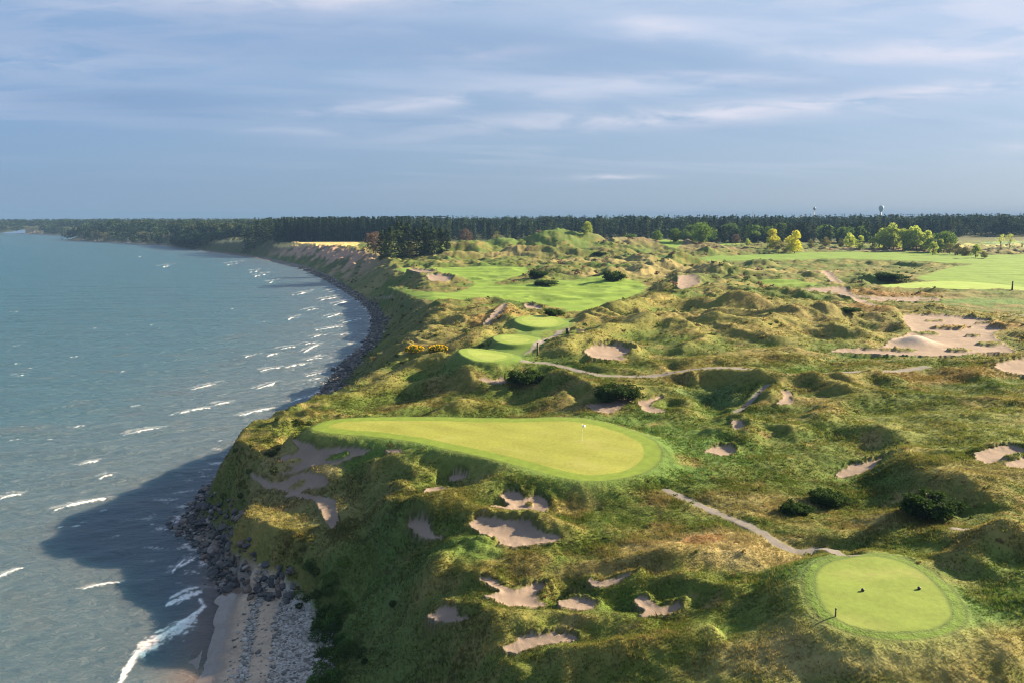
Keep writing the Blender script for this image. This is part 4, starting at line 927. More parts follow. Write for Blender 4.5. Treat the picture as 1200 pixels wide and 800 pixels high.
# ------------------------------------------------------------------ foliage builders
def cards(P, size, r, flat=0.0, aspect=1.6, nrm=None):
    """one small leaf spray (a bent quad) at each point"""
    n = len(P); d = r.normal(size=(n, 3)); d /= np.linalg.norm(d, axis=1)[:, None]
    if nrm is not None: d = d * 0.8 + nrm; d /= np.linalg.norm(d, axis=1)[:, None]
    up = r.normal(size=(n, 3)); t = np.cross(d, up); t /= np.linalg.norm(t, axis=1)[:, None] + 1e-9; bt = np.cross(d, t)
    s = (size * r.uniform(0.6, 1.4, n))[:, None]
    V = np.stack([P - t * s * 0.5, P + bt * s * 0.42 * aspect / 1.6, P + t * s * 0.6, P - bt * s * 0.42 * aspect / 1.6], 1)
    return V.reshape(-1, 3), np.arange(n * 4).reshape(-1, 4)
def tube(pts, rads, k=6):
    pts = np.asarray(pts, float); V, Fq = [], []
    for i, p in enumerate(pts):
        d = pts[min(i + 1, len(pts) - 1)] - pts[max(i - 1, 0)]; d /= np.linalg.norm(d) + 1e-9
        a = np.cross(d, [0.3, 0.9, 0.1] if abs(d[2]) > 0.8 else [0, 0, 1.0]); a /= np.linalg.norm(a) + 1e-9; b_ = np.cross(d, a)
        for j in range(k): t = 2 * math.pi * j / k; V.append(p + (a * math.cos(t) + b_ * math.sin(t)) * rads[i])
    for i in range(len(pts) - 1):
        for j in range(k): Fq.append((i * k + j, i * k + (j + 1) % k, (i + 1) * k + (j + 1) % k, (i + 1) * k + j))
    return np.array(V), np.array(Fq)
def join(L):
    V, Fq, o_ = [], [], 0
    for v, f in L: V.append(v); Fq.append(f + o_); o_ += len(v)
    return np.vstack(V), np.vstack(Fq)
def to_mesh(name, VF, material, cols=None):
    o = mesh_np(name, VF[0], VF[1], material, None, cols, smooth=False); me = o.data; bpy.data.objects.remove(o); return me
M_bark = ground_mat('bark', 4, 12, 0.03)
def bark():
    m, N, b, out = mat('tree_bark'); tc = N.n('ShaderNodeTexCoord'); nz = N.noise(tc.outputs['Object'], 3, 4)
    N.l(N.ramp(nz, [(0.3, (0.05, 0.037, 0.027)), (0.7, (0.13, 0.10, 0.08))]), b.inputs['Base Color']); b.inputs['Roughness'].default_value = 0.9; return m
M_bark = bark()
LM = {k: leaf_mat('leaves_' + k, False, c_, v, 0.45 if k in ('yellow', 'birch', 'green') else 0.3) for k, c_, v in [('spruce', (0.022, 0.042, 0.020), .35), ('pine', (0.032, 0.052, 0.020), .3), ('green', (0.10, 0.17, 0.035), .25), ('yellow', (0.50, 0.50, 0.06), .2), ('birch', (0.34, 0.42, 0.09), .25), ('olive', (0.16, 0.165, 0.055), .25), ('autumn', (0.12, 0.085, 0.06), .25), ('juniper', (0.030, 0.062, 0.012), .25), ('bush', (0.06, 0.115, 0.022), .3)]}
def conifer(seed, h=1.0, layers=20, wid=0.17, per=9, bare=0.06, pine=False):
    """a tree of height 1: whorls of drooping branches, each a few sprays"""
    r = np.random.default_rng(seed); P, S, Nn = [], [], []
    for L in range(layers):
        t = L / (layers - 1); z0 = bare + (1 - bare) * t ** 0.92
        rad = (wid * (1 - t) ** 0.85 + 0.012) * r.uniform(0.75, 1.15)
        if pine: rad = wid * (math.sin(math.pi * (0.25 + 0.72 * t)) ** 0.8) * r.uniform(0.5, 1.2)
        for k in range(per):
            if pine and r.random() < 0.25: continue
            a = r.uniform(0, 2 * math.pi); rr = rad * r.uniform(0.65, 1.2)
            for q in (0.25, 0.5, 0.75, 1.0):
                P.append((math.cos(a) * rr * q + r.normal(0, .008), math.sin(a) * rr * q + r.normal(0, .008), z0 - (0.0 if pine else 0.42 * rr * q) + r.normal(0, .010)))
                Nn.append((math.cos(a) * .4, math.sin(a) * .4, 0.7))
    P = np.array(P); v, f = cards(P, 0.052 if not pine else 0.06, r, nrm=np.array(Nn))
    return v, f
def broad(seed, n=1500, w=0.33, z0=0.16, clumps=26, size=0.035, sq=1.0, tall=1.0):
    r = np.random.default_rng(seed); P = []
    cc = r.normal(size=(clumps, 3)); cc /= np.linalg.norm(cc, axis=1)[:, None]; cc *= r.uniform(0.35, 1.0, (clumps, 1)) ** 0.6
    mid = (1 + z0) / 2; hz = (1 - z0) / 2
    ctr = cc * np.array([w, w, hz]) * 0.82; ctr[:, :2] *= (1 - 0.45 * np.clip(ctr[:, 2:] / hz, 0, 1)) ; ctr[:, 2] += mid
    cr_ = r.uniform(0.10, 0.17, clumps) * (w / 0.33) ** 0.7
    k = r.integers(0, clumps, n); d = r.normal(size=(n, 3)); d /= np.linalg.norm(d, axis=1)[:, None]
    P = ctr[k] + d * (cr_[k] * r.uniform(0.45, 1.05, n) ** 0.5)[:, None] * np.array([1, 1, 0.8])
    v, f = cards(P, size, r, nrm=d * 0.7)
    return (v, f), ctr
def trunk(h_top, r0, limbs, seed):
    r = np.random.default_rng(seed); L = [tube([(0, 0, -0.02), (0.004, 0.003, h_top * 0.35), (-0.006, 0.004, h_top * 0.7), (0, 0, h_top)], [r0, r0 * .75, r0 * .5, r0 * .2])]
    for c_ in limbs:
        a = np.array([0, 0, h_top * r.uniform(0.25, 0.7)]); c_ = np.array(c_); a[2] = min(a[2], c_[2] * 0.85)
        L.append(tube([a, (a + c_) / 2 + np.array([0, 0, 0.02]), c_], [r0 * .42, r0 * .28, r0 * .08], 5))
    return join(L)
KIND = {}
def kind(key, variants, leaf): KIND[key] = [(to_mesh('crown', cr, LM[leaf]), to_mesh('trunk', tr, M_bark)) for cr, tr in variants]
kind('spruce', [(conifer(i, wid=0.15 + 0.015 * (i % 3)), trunk(0.95, 0.014, [], i)) for i in range(6)], 'spruce')
kind('pine', [(conifer(20 + i, layers=17, wid=0.22, per=13, bare=0.04, pine=True), trunk(0.92, 0.016, [(math.cos(a) * .12, math.sin(a) * .12, 0.4 + 0.1 * j) for j, a in enumerate((0.3, 2.2, 4.1, 5.5))], i)) for i in range(5)], 'pine')
def bset(key, leaf, seeds, **kw):
    vs = []
    for s_ in seeds:
        cr, ctr = broad(s_, **kw); vs.append((cr, trunk(0.72, 0.022, ctr[:9], s_)))
    kind(key, vs, leaf)
bset('green', 'green', (1, 2, 3), n=3200, w=0.44, clumps=34, z0=-0.02, size=0.045)
bset('yellow', 'yellow', (4, 5), n=3200, w=0.36, clumps=30, z0=-0.05, size=0.042)
bset('birch', 'birch', (6, 7, 8, 9), n=2000, w=0.28, clumps=22, z0=-0.05, size=0.045)
bset('olive', 'olive', (10, 11, 12), n=2000, w=0.40, clumps=26, z0=-0.08, size=0.045)
bset('autumn', 'autumn', (13, 14), n=2000, w=0.40, clumps=26, z0=-0.08, size=0.045)
bset('thin', 'birch', (15, 16), n=500, w=0.30, clumps=14, z0=0.35)
TREE_LABEL = {}
cnt = {}
def tree(key, X_, Y_, h, label, group=None, name=None, wid=1.0):
    if zat(X_, Y_, dco) < zat(X_, Y_, b0) + zat(X_, Y_, bw) * 0.9: return None
    i = cnt.get(key, 0); cnt[key] = i + 1
    cme, tme = KIND[key][i % len(KIND[key])]
    nm = name or {'spruce': 'spruce_tree', 'pine': 'pine_tree', 'birch': 'birch_tree'}.get(key, 'leafy_tree')
    o = link(bpy.data.objects.new(nm, None)); o.location = (X_, Y_, float(zat(X_, Y_)) - 0.2); o.scale = (h * wid, h * wid, h); o.rotation_euler.z = random.uniform(0, 6.28)
    tag(o, label, 'tree', group)
    link(bpy.data.objects.new('crown', cme), o); link(bpy.data.objects.new('trunk', tme), o)
    return o
def tree_px(key, px, py, hpx, label, group=None, wid=1.0, name=None, dist=None):
    p = hit(px, py, zat) if dist is None else np.array([(px - 600) / 888.7 * dist, dist])
    # the crown's top stands hpx photo pixels above the base
    h = hpx * p[1] / 900.0
    return tree(key, p[0], p[1], h, label, group, name, wid)
# ---- lit single trees
tree_px('green', 822, 285, 27, 'large round green tree standing alone above the small lit lawn', wid=1.05)
tree_px('yellow', 905, 292, 25, 'bright yellow green bushy tree, left one of the lit pair', wid=1.0)
tree_px('yellow', 931, 297, 29, 'taller bright yellow tree, right one of the lit pair by the broad fairway', wid=1.0)
tree_px('birch', 688, 276, 17, 'slim lit tree alone behind the grassy dune hill', wid=1.3)
tree_px('green', 640, 268, 10, 'rounded green tree peeping over the top of the dune hill', wid=1.6, dist=720)
tree_px('autumn', 547, 278, 20, 'reddish brown tree behind the left shoulder of the dune hill', wid=1.2, dist=760)
tree_px('olive', 582, 272, 14, 'small olive tree between the reddish tree and the dune hill top', wid=1.0, dist=760)
tree_px('autumn', 862, 286, 13, 'brownish tree in front of the pines right of the round green tree', wid=1.2)
tree_px('birch', 877, 288, 10, 'small pale sapling beside the brownish tree', wid=1.2)
tree_px('green', 736, 280, 15, 'dark green low tree left of the brown heath', wid=1.7, dist=760)
tree_px('green', 790, 284, 18, 'dull green tree touching the left side of the large round tree', wid=1.2)
tree_px('green', 770, 282, 13, 'low dull green tree left of the large round tree group', wid=1.2)
for i, (px, py, hp, kd) in enumerate([(995, 291, 17, 'birch'), (1007, 292, 14, 'birch'), (1022, 291, 12, 'birch'), (1030, 291, 22, 'birch'), (1042, 292, 28, 'birch'), (1051, 292, 20, 'birch'), (1058, 293, 22, 'birch'), (1066, 293, 22, 'birch'), (1074, 293, 23, 'birch'), (1084, 294, 21, 'birch'), (1093, 299, 14, 'birch'), (1036, 292, 20, 'birch'), (1047, 293, 24, 'birch'), (1062, 294, 18, 'birch'), (1070, 292, 24, 'birch'), (1079, 293, 19, 'birch'), (1089, 295, 17, 'birch'), (1100, 297, 15, 'birch'), (1113, 298, 12, 'olive'), (1128, 300, 9, 'olive'), (985, 290, 9, 'olive'), (968, 290, 11, 'olive'), (950, 291, 9, 'olive'), (920, 296, 10, 'olive'), (912, 295, 12, 'olive'), (1106, 296, 23, 'green'), (1122, 299, 12, 'olive'), (1132, 300, 11, 'olive'), (1143, 302, 14, 'birch'), (1153, 303, 8, 'olive')]):
    hp *= 1.2; tree_px(kd, px, py, hp, 'pale green birch in the lit row between the broad fairway and the far field' if kd == 'birch' else 'darker green tree at the end of the lit birch row' if kd == 'green' else 'olive bush at the foot of the lit birch row', 'birches in the lit row' if kd == 'birch' else 'bushes at the foot of the birch row' if kd == 'olive' else None, wid=1.15)
for i, (px, py, hp) in enumerate([(1172, 291, 17), (1183, 291, 18)]): tree_px('thin', px, py, hp, 'thin open tree standing alone in the far field', 'thin trees in the far field')
# ---- dark clump between the bluff and the dune hill
for i, (px, py, hp, kd) in enumerate([(405, 300, 22, 'autumn'), (417, 303, 24, 'olive'), (428, 304, 30, 'spruce'), (440, 303, 40, 'spruce'), (448, 304, 33, 'pine'), (458, 303, 36, 'pine'), (467, 302, 40, 'pine'), (478, 300, 38, 'pine'), (488, 300, 34, 'pine'), (497, 298, 35, 'pine'), (507, 298, 32, 'pine'), (516, 296, 28, 'pine'), (524, 294, 24, 'pine'), (433, 303, 22, 'olive'), (480, 303, 20, 'olive'), (452, 300, 30, 'spruce'), (471, 297, 36, 'spruce'), (438, 297, 28, 'autumn'), (500, 294, 32, 'spruce')]):
    lab_ = {'autumn': 'bare reddish tree in the dark clump above the bluff', 'olive': 'yellowish leafy tree at the foot of the dark clump above the bluff', 'spruce': 'dark spruce in the clump between the bluff and the dune hill', 'pine': 'dark spreading pine in the clump between the bluff and the dune hill'}[kd]
    tree_px(kd, px, py, hp, lab_, lab_.split(' ')[1] + ' trees in the dark clump', wid=1.25 if kd == 'pine' else 1.1)
# ---- left woods on the bluff
for px, py, hp, kd in [(243, 283, 21, 'olive'), (233, 284, 18, 'olive'), (252, 282, 20, 'green'), (262, 282, 19, 'green'), (222, 288, 17, 'spruce'), (228, 288, 22, 'spruce'), (218, 289, 15, 'green'), (272, 282, 20, 'spruce')]:
    tree_px(kd, px, py, hp, 'olive leafy tree behind the small pale field on the bluff' if kd == 'olive' else 'green leafy tree beside the small pale field on the bluff' if kd == 'green' else 'dark spruce at the edge of the bluff by the small pale field', kd + ' trees by the small field', wid=1.1)
# ---- spruce wall behind the golden field, and the front row of the wood farther right
n_con = 0
for row in range(3):
    for i in range(44):
        X_ = -325 + i * 4.6 + random.uniform(-1.5, 1.5) + row * 2.2; Y_ = 905 + row * 9 + random.uniform(-3, 3) - 0.02 * (X_ + 325)
        tree('spruce', X_, Y_, random.uniform(23, 28.5), 'tall dark spruce in the straight wall of trees behind the golden field', 'spruces in the wall behind the field', wid=1.05); n_con += 1
for i in range(92):
    X_ = -115 + i * 7.1 + random.uniform(-3, 3); Y_ = 930 + 0.02 * X_ + random.uniform(-18, 18) + (25 if X_ > 330 else 0)
    if 400 < X_: Y_ = 930 + random.uniform(-10, 25)
    kd = 'spruce' if random.random() < 0.6 else 'pine'
    tree(kd, X_, Y_, random.uniform(16, 27), 'dark %s in the front row of the far wood' % kd, '%s trees in the front row of the far wood' % kd, wid=1.15)
for i in range(96):
    X_ = 175 + i * 2.6 + random.uniform(-3, 3); Y_ = 785 + random.uniform(-16, 26) + 0.12 * (X_ - 175)
    kd = 'pine' if random.random() < 0.85 else 'green'
    tree(kd, X_, Y_, random.uniform(13, 22), 'dark pine in the belt behind the yellow pair and the birch row' if kd == 'pine' else 'deep green leafy tree in the pine belt behind the birch row', 'trees of the pine belt', wid=1.3)
# ---- the wood behind as one mass
def low_tree(seed, con):
    r = np.random.default_rng(seed)
    if con: v, f = conifer(seed, layers=10, per=4, wid=0.2)
    else: (v, f), _ = broad(seed, n=260, w=0.42, clumps=12, size=0.1, z0=0.0)
    return v, f
LOW = [low_tree(400 + i, i < 4) for i in range(8)]
Vs, Fs, Cs, off = [], [], [], 0
r = np.random.default_rng(77)
def mass(n, fx_, fy_, con, hlo, hhi, c_, cv=0.3):
    global off
    for i in range(n):
        X_ = fx_(r); Y_ = fy_(r, X_)
        if not inside(np.array([X_]), np.array([Y_]), LAND)[0]: continue
        v, f = LOW[r.integers(0, 4) if r.random() < con else r.integers(4, 8)]
        h = r.uniform(hlo, hhi); a = r.uniform(0, 6.28); c, s = math.cos(a), math.sin(a)
        wd = h * (1.3 if h < 22 else 1.15)
        Vs.append(np.c_[(v[:, 0] * c - v[:, 1] * s) * wd + X_, (v[:, 0] * s + v[:, 1] * c) * wd + Y_, v[:, 2] * h + float(zat(X_, Y_)) - 0.4]); Fs.append(f + off); off += len(v)
        Cs.append(np.tile(np.array(c_[r.integers(0, len(c_))]) * r.uniform(1 - cv, 1 + cv), (len(v), 1)))
DK = [(0.020, 0.040, 0.020), (0.028, 0.048, 0.020), (0.035, 0.055, 0.022)]
MX = [(0.025, 0.048, 0.022), (0.035, 0.06, 0.024), (0.05, 0.075, 0.028), (0.065, 0.07, 0.03)]
mass(1100, lambda r: r.uniform(-330, -90), lambda r, X_: r.uniform(930, 1250), 0.95, 21, 28, DK)
mass(1900, lambda r: r.uniform(-120, 1050), lambda r, X_: r.uniform(955, 1400), 0.5, 17, 28, DK)
mass(700, lambda r: r.uniform(550, 1400), lambda r, X_: r.uniform(960, 1500), 0.6, 22, 29, DK + MX[:1])
mass(1500, lambda r: r.uniform(-1000, -300), lambda r, X_: r.uniform(1180, 2100), 0.3, 17, 27, DK + MX)
mass(260, lambda r: r.uniform(-520, -330), lambda r, X_: r.uniform(1090, 1230), 0.3, 15, 22, MX)
mass(2400, lambda r: r.uniform(-3000, -900), lambda r, X_: r.uniform(1900, 2800), 0.3, 18, 27, DK + MX[:2])
mass(1200, lambda r: r.uniform(-1000, 2600), lambda r, X_: r.uniform(1700, 2600), 0.5, 18, 26, MX)
M_wood = leaf_mat('far_wood', True, rnd=False, trans=0.2)
tag(mesh_np('forest', np.vstack(Vs), np.vstack(Fs), M_wood, None, np.vstack(Cs), smooth=False), 'dark mixed wood stretching to the horizon behind the course', 'forest', kind='stuff')

# ------------------------------------------------------------------ shrubs on the course
def juniper(seed, n=8800):
    """a low spreading evergreen: sprays set along outward arching branches, height 1, half-width about 1.5"""
    r = np.random.default_rng(seed); P, Nn, L = [], [], []
    nb = 46
    for k in range(nb):
        a = r.uniform(0, 2 * math.pi); ln = r.uniform(0.5, 1.0) * (1.35 + 0.35 * math.cos(a)); hh = r.uniform(0.15, 0.95) * (1.25 - 0.55 * ln / 1.7)
        base_ = np.array([r.normal(0, .18), r.normal(0, .12), 0.02]); tip = np.array([math.cos(a) * ln, math.sin(a) * ln * 0.8, hh]); midp = (base_ + tip) / 2 + np.array([0, 0, 0.18 + 0.25 * hh])
        L.append(tube([base_, midp, tip], [0.03, 0.02, 0.008], 5))
        m_ = n // nb; t = r.uniform(0.18, 1.05, m_) ** 0.8; q = ((1 - t) ** 2)[:, None] * base_ + (2 * t * (1 - t))[:, None] * midp + (t ** 2)[:, None] * tip
        spread = (0.10 + 0.13 * (1 - t))[:, None]
        q = q + r.normal(size=(m_, 3)) * spread * np.array([1, 1, 0.55]); P.append(q); Nn.append(np.tile([math.cos(a) * .3, math.sin(a) * .3, 0.8], (m_, 1)))
    v, f = cards(np.vstack(P), 0.10, r, nrm=np.vstack(Nn)); v[:, 2] = np.maximum(v[:, 2], -0.02)
    return (v, f), join(L)
JUN = [[to_mesh('foliage', a, LM['juniper']), to_mesh('stem', b, M_bark)] for a, b in (juniper(s_) for s_ in (501, 502, 503, 504))]
def shrub(px, py, wpx, hpx, label, i, name='shrub', group=None):
    p = hit(px, py, zat); d = p[1]; w = wpx * d / 900; h = 0.78 * hpx * d / 900
    o = link(bpy.data.objects.new(name, None)); o.location = (p[0], p[1] , float(zat(p[0], p[1])) - 0.05); o.scale = (w / 2.9, w / 2.9, h / 0.95); o.rotation_euler.z = 0.25 * math.sin(i * 7)
    tag(o, label, 'shrub', group)
    link(bpy.data.objects.new('foliage', JUN[i % 4][0]), o); link(bpy.data.objects.new('stem', JUN[i % 4][1]), o)
for i, (px, py, w, h, lb) in enumerate([
 (1084, 603, 92, 34, 'largest dark juniper, spreading under the right dune crest'), (967, 590, 56, 22, 'dark juniper, larger and farther one of the pair in the hollow'), (929, 602, 46, 20, 'dark juniper, smaller and nearer one of the pair in the hollow'),
 (719, 468, 68, 22, 'dark spreading juniper above the crescent bunker behind the flag'), (613, 449, 56, 20, 'round dark juniper beside the path in front of the tees'), (647, 370, 27, 10, 'small dark juniper at the near end of the long fairway'),
 (629, 325, 27, 12, 'dark juniper at the edge of the long fairway that throws a long shadow'), (637, 334, 34, 7, 'low dull juniper just below the shadow casting one on the fairway'), (717, 329, 34, 14, 'long dark juniper at the far right edge of the long fairway'), (1042, 329, 42, 11, 'dark oval shrub left of the broad bright fairway'),
 (702, 299, 20, 5, 'low dark shrub at the foot of the green dune slope'), (995, 366, 30, 7, 'low dark shrub beside the long sandy strip')]): shrub(px, py, w, h, lb, i)
# leafy undergrowth on the bank above the beach, and sparse low bushes
r = np.random.default_rng(91); P, Cc, Sz = [], [], []
def thicket(px, py, rx, ry, h, n, c_, k=7):
    p = hit(px, py, zat)
    for j in range(k):
        cx_, cy_ = p[0] + r.normal(0, rx * .55), p[1] + r.normal(0, ry * .55); hh = h * r.uniform(0.5, 1.2); rr = hh * r.uniform(0.7, 1.1); m_ = n // k
        d = r.normal(size=(m_, 3)); d /= np.linalg.norm(d, axis=1)[:, None]; q = d * (r.uniform(0.3, 1, m_) ** .5)[:, None] * np.array([rr, rr, hh * .62])
        P.append(q + np.array([cx_, cy_, float(zat(cx_, cy_)) + hh * .35])); Cc.append(np.tile(np.array(c_) * r.uniform(0.6, 1.4), (m_, 1))); Sz.append(np.full(m_, 0.11 + 0.05 * h))
for a in [(385, 700, 1.6, 2.2, 1.1, 2600, (0.05, 0.095, 0.02)), (392, 725, 1.8, 2, 1.2, 3000, (0.06, 0.11, 0.022)), (383, 745, 1.2, 2, 1.0, 2200, (0.035, 0.075, 0.02)), (395, 770, 1.6, 2, 1.1, 2600, (0.055, 0.10, 0.022)), (390, 795, 1.4, 1.6, 1.0, 2200, (0.05, 0.1, 0.02)), (360, 690, 1.8, 1.4, 0.8, 1800, (0.045, 0.08, 0.02)), (410, 705, 2, 2, .8, 1800, (0.08, 0.14, 0.024)), (420, 760, 2.4, 2.4, .8, 2000, (0.05, 0.085, 0.022)), (345, 672, 1.5, 1.5, .6, 1000, (0.10, 0.12, 0.03)), (352, 655, 1.5, 2, .5, 900, (0.12, 0.12, 0.035)), (340, 640, 1.6, 2, .5, 900, (0.13, 0.11, 0.03)),
          (372, 723, 1.0, .8, .5, 600, (0.09, 0.16, 0.03)), (300, 545, 4, 4, .7, 1500, (0.05, 0.07, 0.02)), (350, 498, 5, 4, .7, 1500, (0.055, 0.075, 0.022)), (322, 520, 4, 5, .7, 1500, (0.06, 0.08, 0.022)), (285, 570, 3, 3, .5, 800, (0.11, 0.12, 0.03))]: thicket(*a)
def scatter_bushes(n, yr, ur, h, c_, size):
    for i in range(n):
        Y_ = r.uniform(*yr); X_ = Y_ * r.uniform(*ur)
        if zat(X_, Y_, np.clip(flat_sd, -5, 5)) < 1 or zat(X_, Y_, sandw) > 0.05 or zat(X_, Y_, dco) < zat(X_, Y_, b0) + 3: continue
        hh = h * r.uniform(0.4, 1.2); m_ = 26; d = r.normal(size=(m_, 3)); d /= np.linalg.norm(d, axis=1)[:, None]
        P.append(d * np.array([hh * 1.1, hh * 1.1, hh * .6]) * r.uniform(.4, 1, (m_, 1)) + np.array([X_, Y_, float(zat(X_, Y_)) + hh * .3])); Cc.append(np.tile(np.array(c_[r.integers(0, len(c_))]) * r.uniform(.7, 1.3), (m_, 1))); Sz.append(np.full(m_, size))
RC = [(0.08, 0.10, 0.025), (0.13, 0.09, 0.04), (0.05, 0.08, 0.02), (0.16, 0.13, 0.05), (0.11, 0.12, 0.035)]
scatter_bushes(700, (170, 460), (-0.2, 0.7), 0.9, RC, 0.45)
scatter_bushes(300, (300, 640), (0.0, 0.35), 1.6, [(0.13, 0.08, 0.06), (0.10, 0.08, 0.05), (0.07, 0.1, 0.03)], 0.9)
scatter_bushes(260, (560, 720), (0.3, 0.75), 1.8, [(0.13, 0.09, 0.06), (0.10, 0.11, 0.05)], 0.9)
scatter_bushes(400, (60, 170), (-0.2, 0.7), 0.32, RC, 0.16)
scatter_bushes(240, (250, 560), (-0.36, -0.12), 1.3, [(0.07, 0.09, 0.03), (0.10, 0.11, 0.03), (0.05, 0.07, 0.02)], 0.7)
P = np.vstack(P); Sz = np.concatenate(Sz); v, f = cards(P, Sz, r); Cc = np.repeat(np.vstack(Cc), 4, axis=0)
tag(mesh_np('undergrowth', v, f, M_blade, None, Cc, smooth=False), 'leafy weeds and low scrub on the bank above the beach and over the dunes', 'undergrowth', kind='stuff')
# yellow flowering clump on the lakeside slope
def flower_bush(px, py, label, seed):
    p = hit(px, py, zat); r2 = np.random.default_rng(seed); m_ = 500; d = r2.normal(size=(m_, 3)); d /= np.linalg.norm(d, axis=1)[:, None]; d[:, 2] = np.abs(d[:, 2])
    o = link(bpy.data.objects.new('flowering_bush', None)); o.location = (p[0], p[1], float(zat(p[0], p[1])) - .05); tag(o, label, 'bush')
    v, f = cards(d * np.array([2.6, 1.6, 1.3]) * r2.uniform(.5, 1, (m_, 1)), 0.4, r2); a = bpy.data.objects.new('foliage', to_mesh('foliage', (v, f), LM['bush'])); link(a, o)
    d2 = d[:260]; v, f = cards(d2 * np.array([2.6, 1.6, 1.4]), 0.3, r2); link(bpy.data.objects.new('blossoms', to_mesh('blossoms', (v, f), M_flower)), o)
M_flower = leaf_mat('yellow_blossom', False, (0.55, 0.36, 0.02), .2, .3)
flower_bush(486, 411, 'yellow flowering bush on the lakeside slope, left one of the pair', 1); flower_bush(514, 411, 'yellow flowering bush nearer the tees, right one of the pair', 2)

# ------------------------------------------------------------------ course furniture
def plain(name, c_, rough=0.6, metal=0.0):
    m, N, b, out = mat(name); tc = N.n('ShaderNodeTexCoord'); nz = N.noise(tc.outputs['Object'], 6, 3)
    N.l(N.mix(1.0, (*c_,), N.ramp(nz, [(0.3, 0.8), (0.7, 1.15)]), 'MULTIPLY'), b.inputs['Base Color']); b.inputs['Roughness'].default_value = rough; b.inputs['Metallic'].default_value = metal; return m
M_white, M_dark, M_wood2, M_pale, M_steel = plain('white_paint', (0.8, 0.8, 0.8)), plain('dark_paint', (0.02, 0.022, 0.025)), plain('weathered_wood', (0.12, 0.08, 0.05), .8), plain('tank_paint', (0.22, 0.31, 0.36)), plain('grey_steel', (0.09, 0.10, 0.12), .5)
def lathe(prof, k=16):
    V, Fq = [], []
    for rr, zz in prof:
        for j in range(k): t = 2 * math.pi * j / k; V.append((rr * math.cos(t), rr * math.sin(t), zz))
    for i in range(len(prof) - 1):
        for j in range(k): Fq.append((i * k + j, i * k + (j + 1) % k, (i + 1) * k + (j + 1) % k, (i + 1) * k + j))
    return np.array(V), np.array(Fq)
def empty(name, px, py, label, cat, group=None, xy=None):
    p = hit(px, py, zat) if xy is None else np.array(xy)
    o = link(bpy.data.objects.new(name, None)); o.location = (p[0], p[1], float(zat(p[0], p[1]))); return tag(o, label, cat, group), p[1]
o, d = empty('golf_flag', 682, 516, 'thin white flagstick with a small white flag on the putting green', 'flag')
mesh_np('flagstick', *tube([(0, 0, -0.1), (0, 0, 2.3)], [0.016, 0.014], 8), M_white, o)
fv, ff_ = [], []
for i in range(7):
    for j in range(4): fv.append((-0.02 + 0.085 * i * math.cos(0.5), 0.05 * math.sin(i * 1.1) + 0.03 * i, 2.28 - 0.12 * j - 0.018 * i))
for i in range(6):
    for j in range(3): ff_.append((i * 4 + j, (i + 1) * 4 + j, (i + 1) * 4 + j + 1, i * 4 + j + 1))
fo_ = mesh_np('flag', fv, ff_, M_white, o); md = fo_.modifiers.new('thickness', 'SOLIDIFY'); md.thickness = 0.006
mesh_np('cup_rim', *lathe([(0.054, -0.1), (0.054, 0.004), (0.062, 0.006), (0.062, -0.05)], 20), M_white, o)
for px, py, lb in [(1011, 692, 'dark round tee marker near the middle of the large tee'), (1077, 690, 'dark round tee marker at the shaded edge of the large tee')]:
    p = hit(px, py, zat); t = tag(mesh_np('tee_marker', *lathe([(0.0, -0.01), (0.10, 0.0), (0.13, 0.07), (0.12, 0.16), (0.06, 0.22), (0.0, 0.23)], 14), M_dark), lb, 'tee marker', 'tee markers on the large tee'); t.location = (p[0], p[1], float(zat(p[0], p[1])))
def post(px, py, h, w, label, name='post', cap=True):
    o, d = empty(name, px, py, label, 'post')
    mesh_np('shaft', *lathe([(0.0, -0.2), (w, -0.2), (w * .96, h * .5), (w * .9, h - .03), (0, h - .03)], 10), M_wood2, o, smooth=False)
    mesh_np('cap', *lathe([(0.0, h + .06), (w * 1.15, h + .03), (w * 1.2, h - .03), (0, h - .03)], 10), M_dark, o, smooth=False)
post(979, 722, 0.6, 0.06, 'short wooden post at the near left edge of the large tee')
post(630, 416, 2.6, 0.22, 'tall dark post beside the path between the small tees')
post(1186, 340, 3.4, 0.3, 'dark post on the thin tee strip by the lush slope')
o, d = empty('litter_bin', 665, 391, 'dark litter bin beside the path behind the tees', 'bin')
mesh_np('bin_body', *lathe([(0, 0), (0.40, 0), (0.44, .5), (0.44, 1.15), (0, 1.15)], 14), M_dark, o); mesh_np('lid', *lathe([(0.48, 1.15), (0.48, 1.24), (0.3, 1.38), (0, 1.42)], 14), M_wood2, o)
# a bench of planks near the bin
def boxm(cx_, cy_, cz_, sx, sy, sz):
    v = np.array([(i, j, k) for i in (-.5, .5) for j in (-.5, .5) for k in (-.5, .5)]) * (sx, sy, sz) + (cx_, cy_, cz_)
    return v, np.array([(0, 1, 3, 2), (4, 6, 7, 5), (0, 4, 5, 1), (2, 3, 7, 6), (0, 2, 6, 4), (1, 5, 7, 3)])
o, d = empty('bench', 680, 391, 'pale wooden bench on the slope right of the litter bin', 'bench')
M_plank = plain('pale_plank', (0.42, 0.34, 0.22), .8)
for nm, bx in [('seat', boxm(0, 0, .45, 1.8, .5, .07)), ('backrest', boxm(0, .28, .8, 1.8, .06, .42)), ('leg', boxm(-.75, 0, .2, .1, .45, .42)), ('leg', boxm(.75, 0, .2, .1, .45, .42))]:
    q_ = mesh_np(nm, *bx, M_plank, o, smooth=False); bv = q_.modifiers.new('edge', 'BEVEL'); bv.width = .015
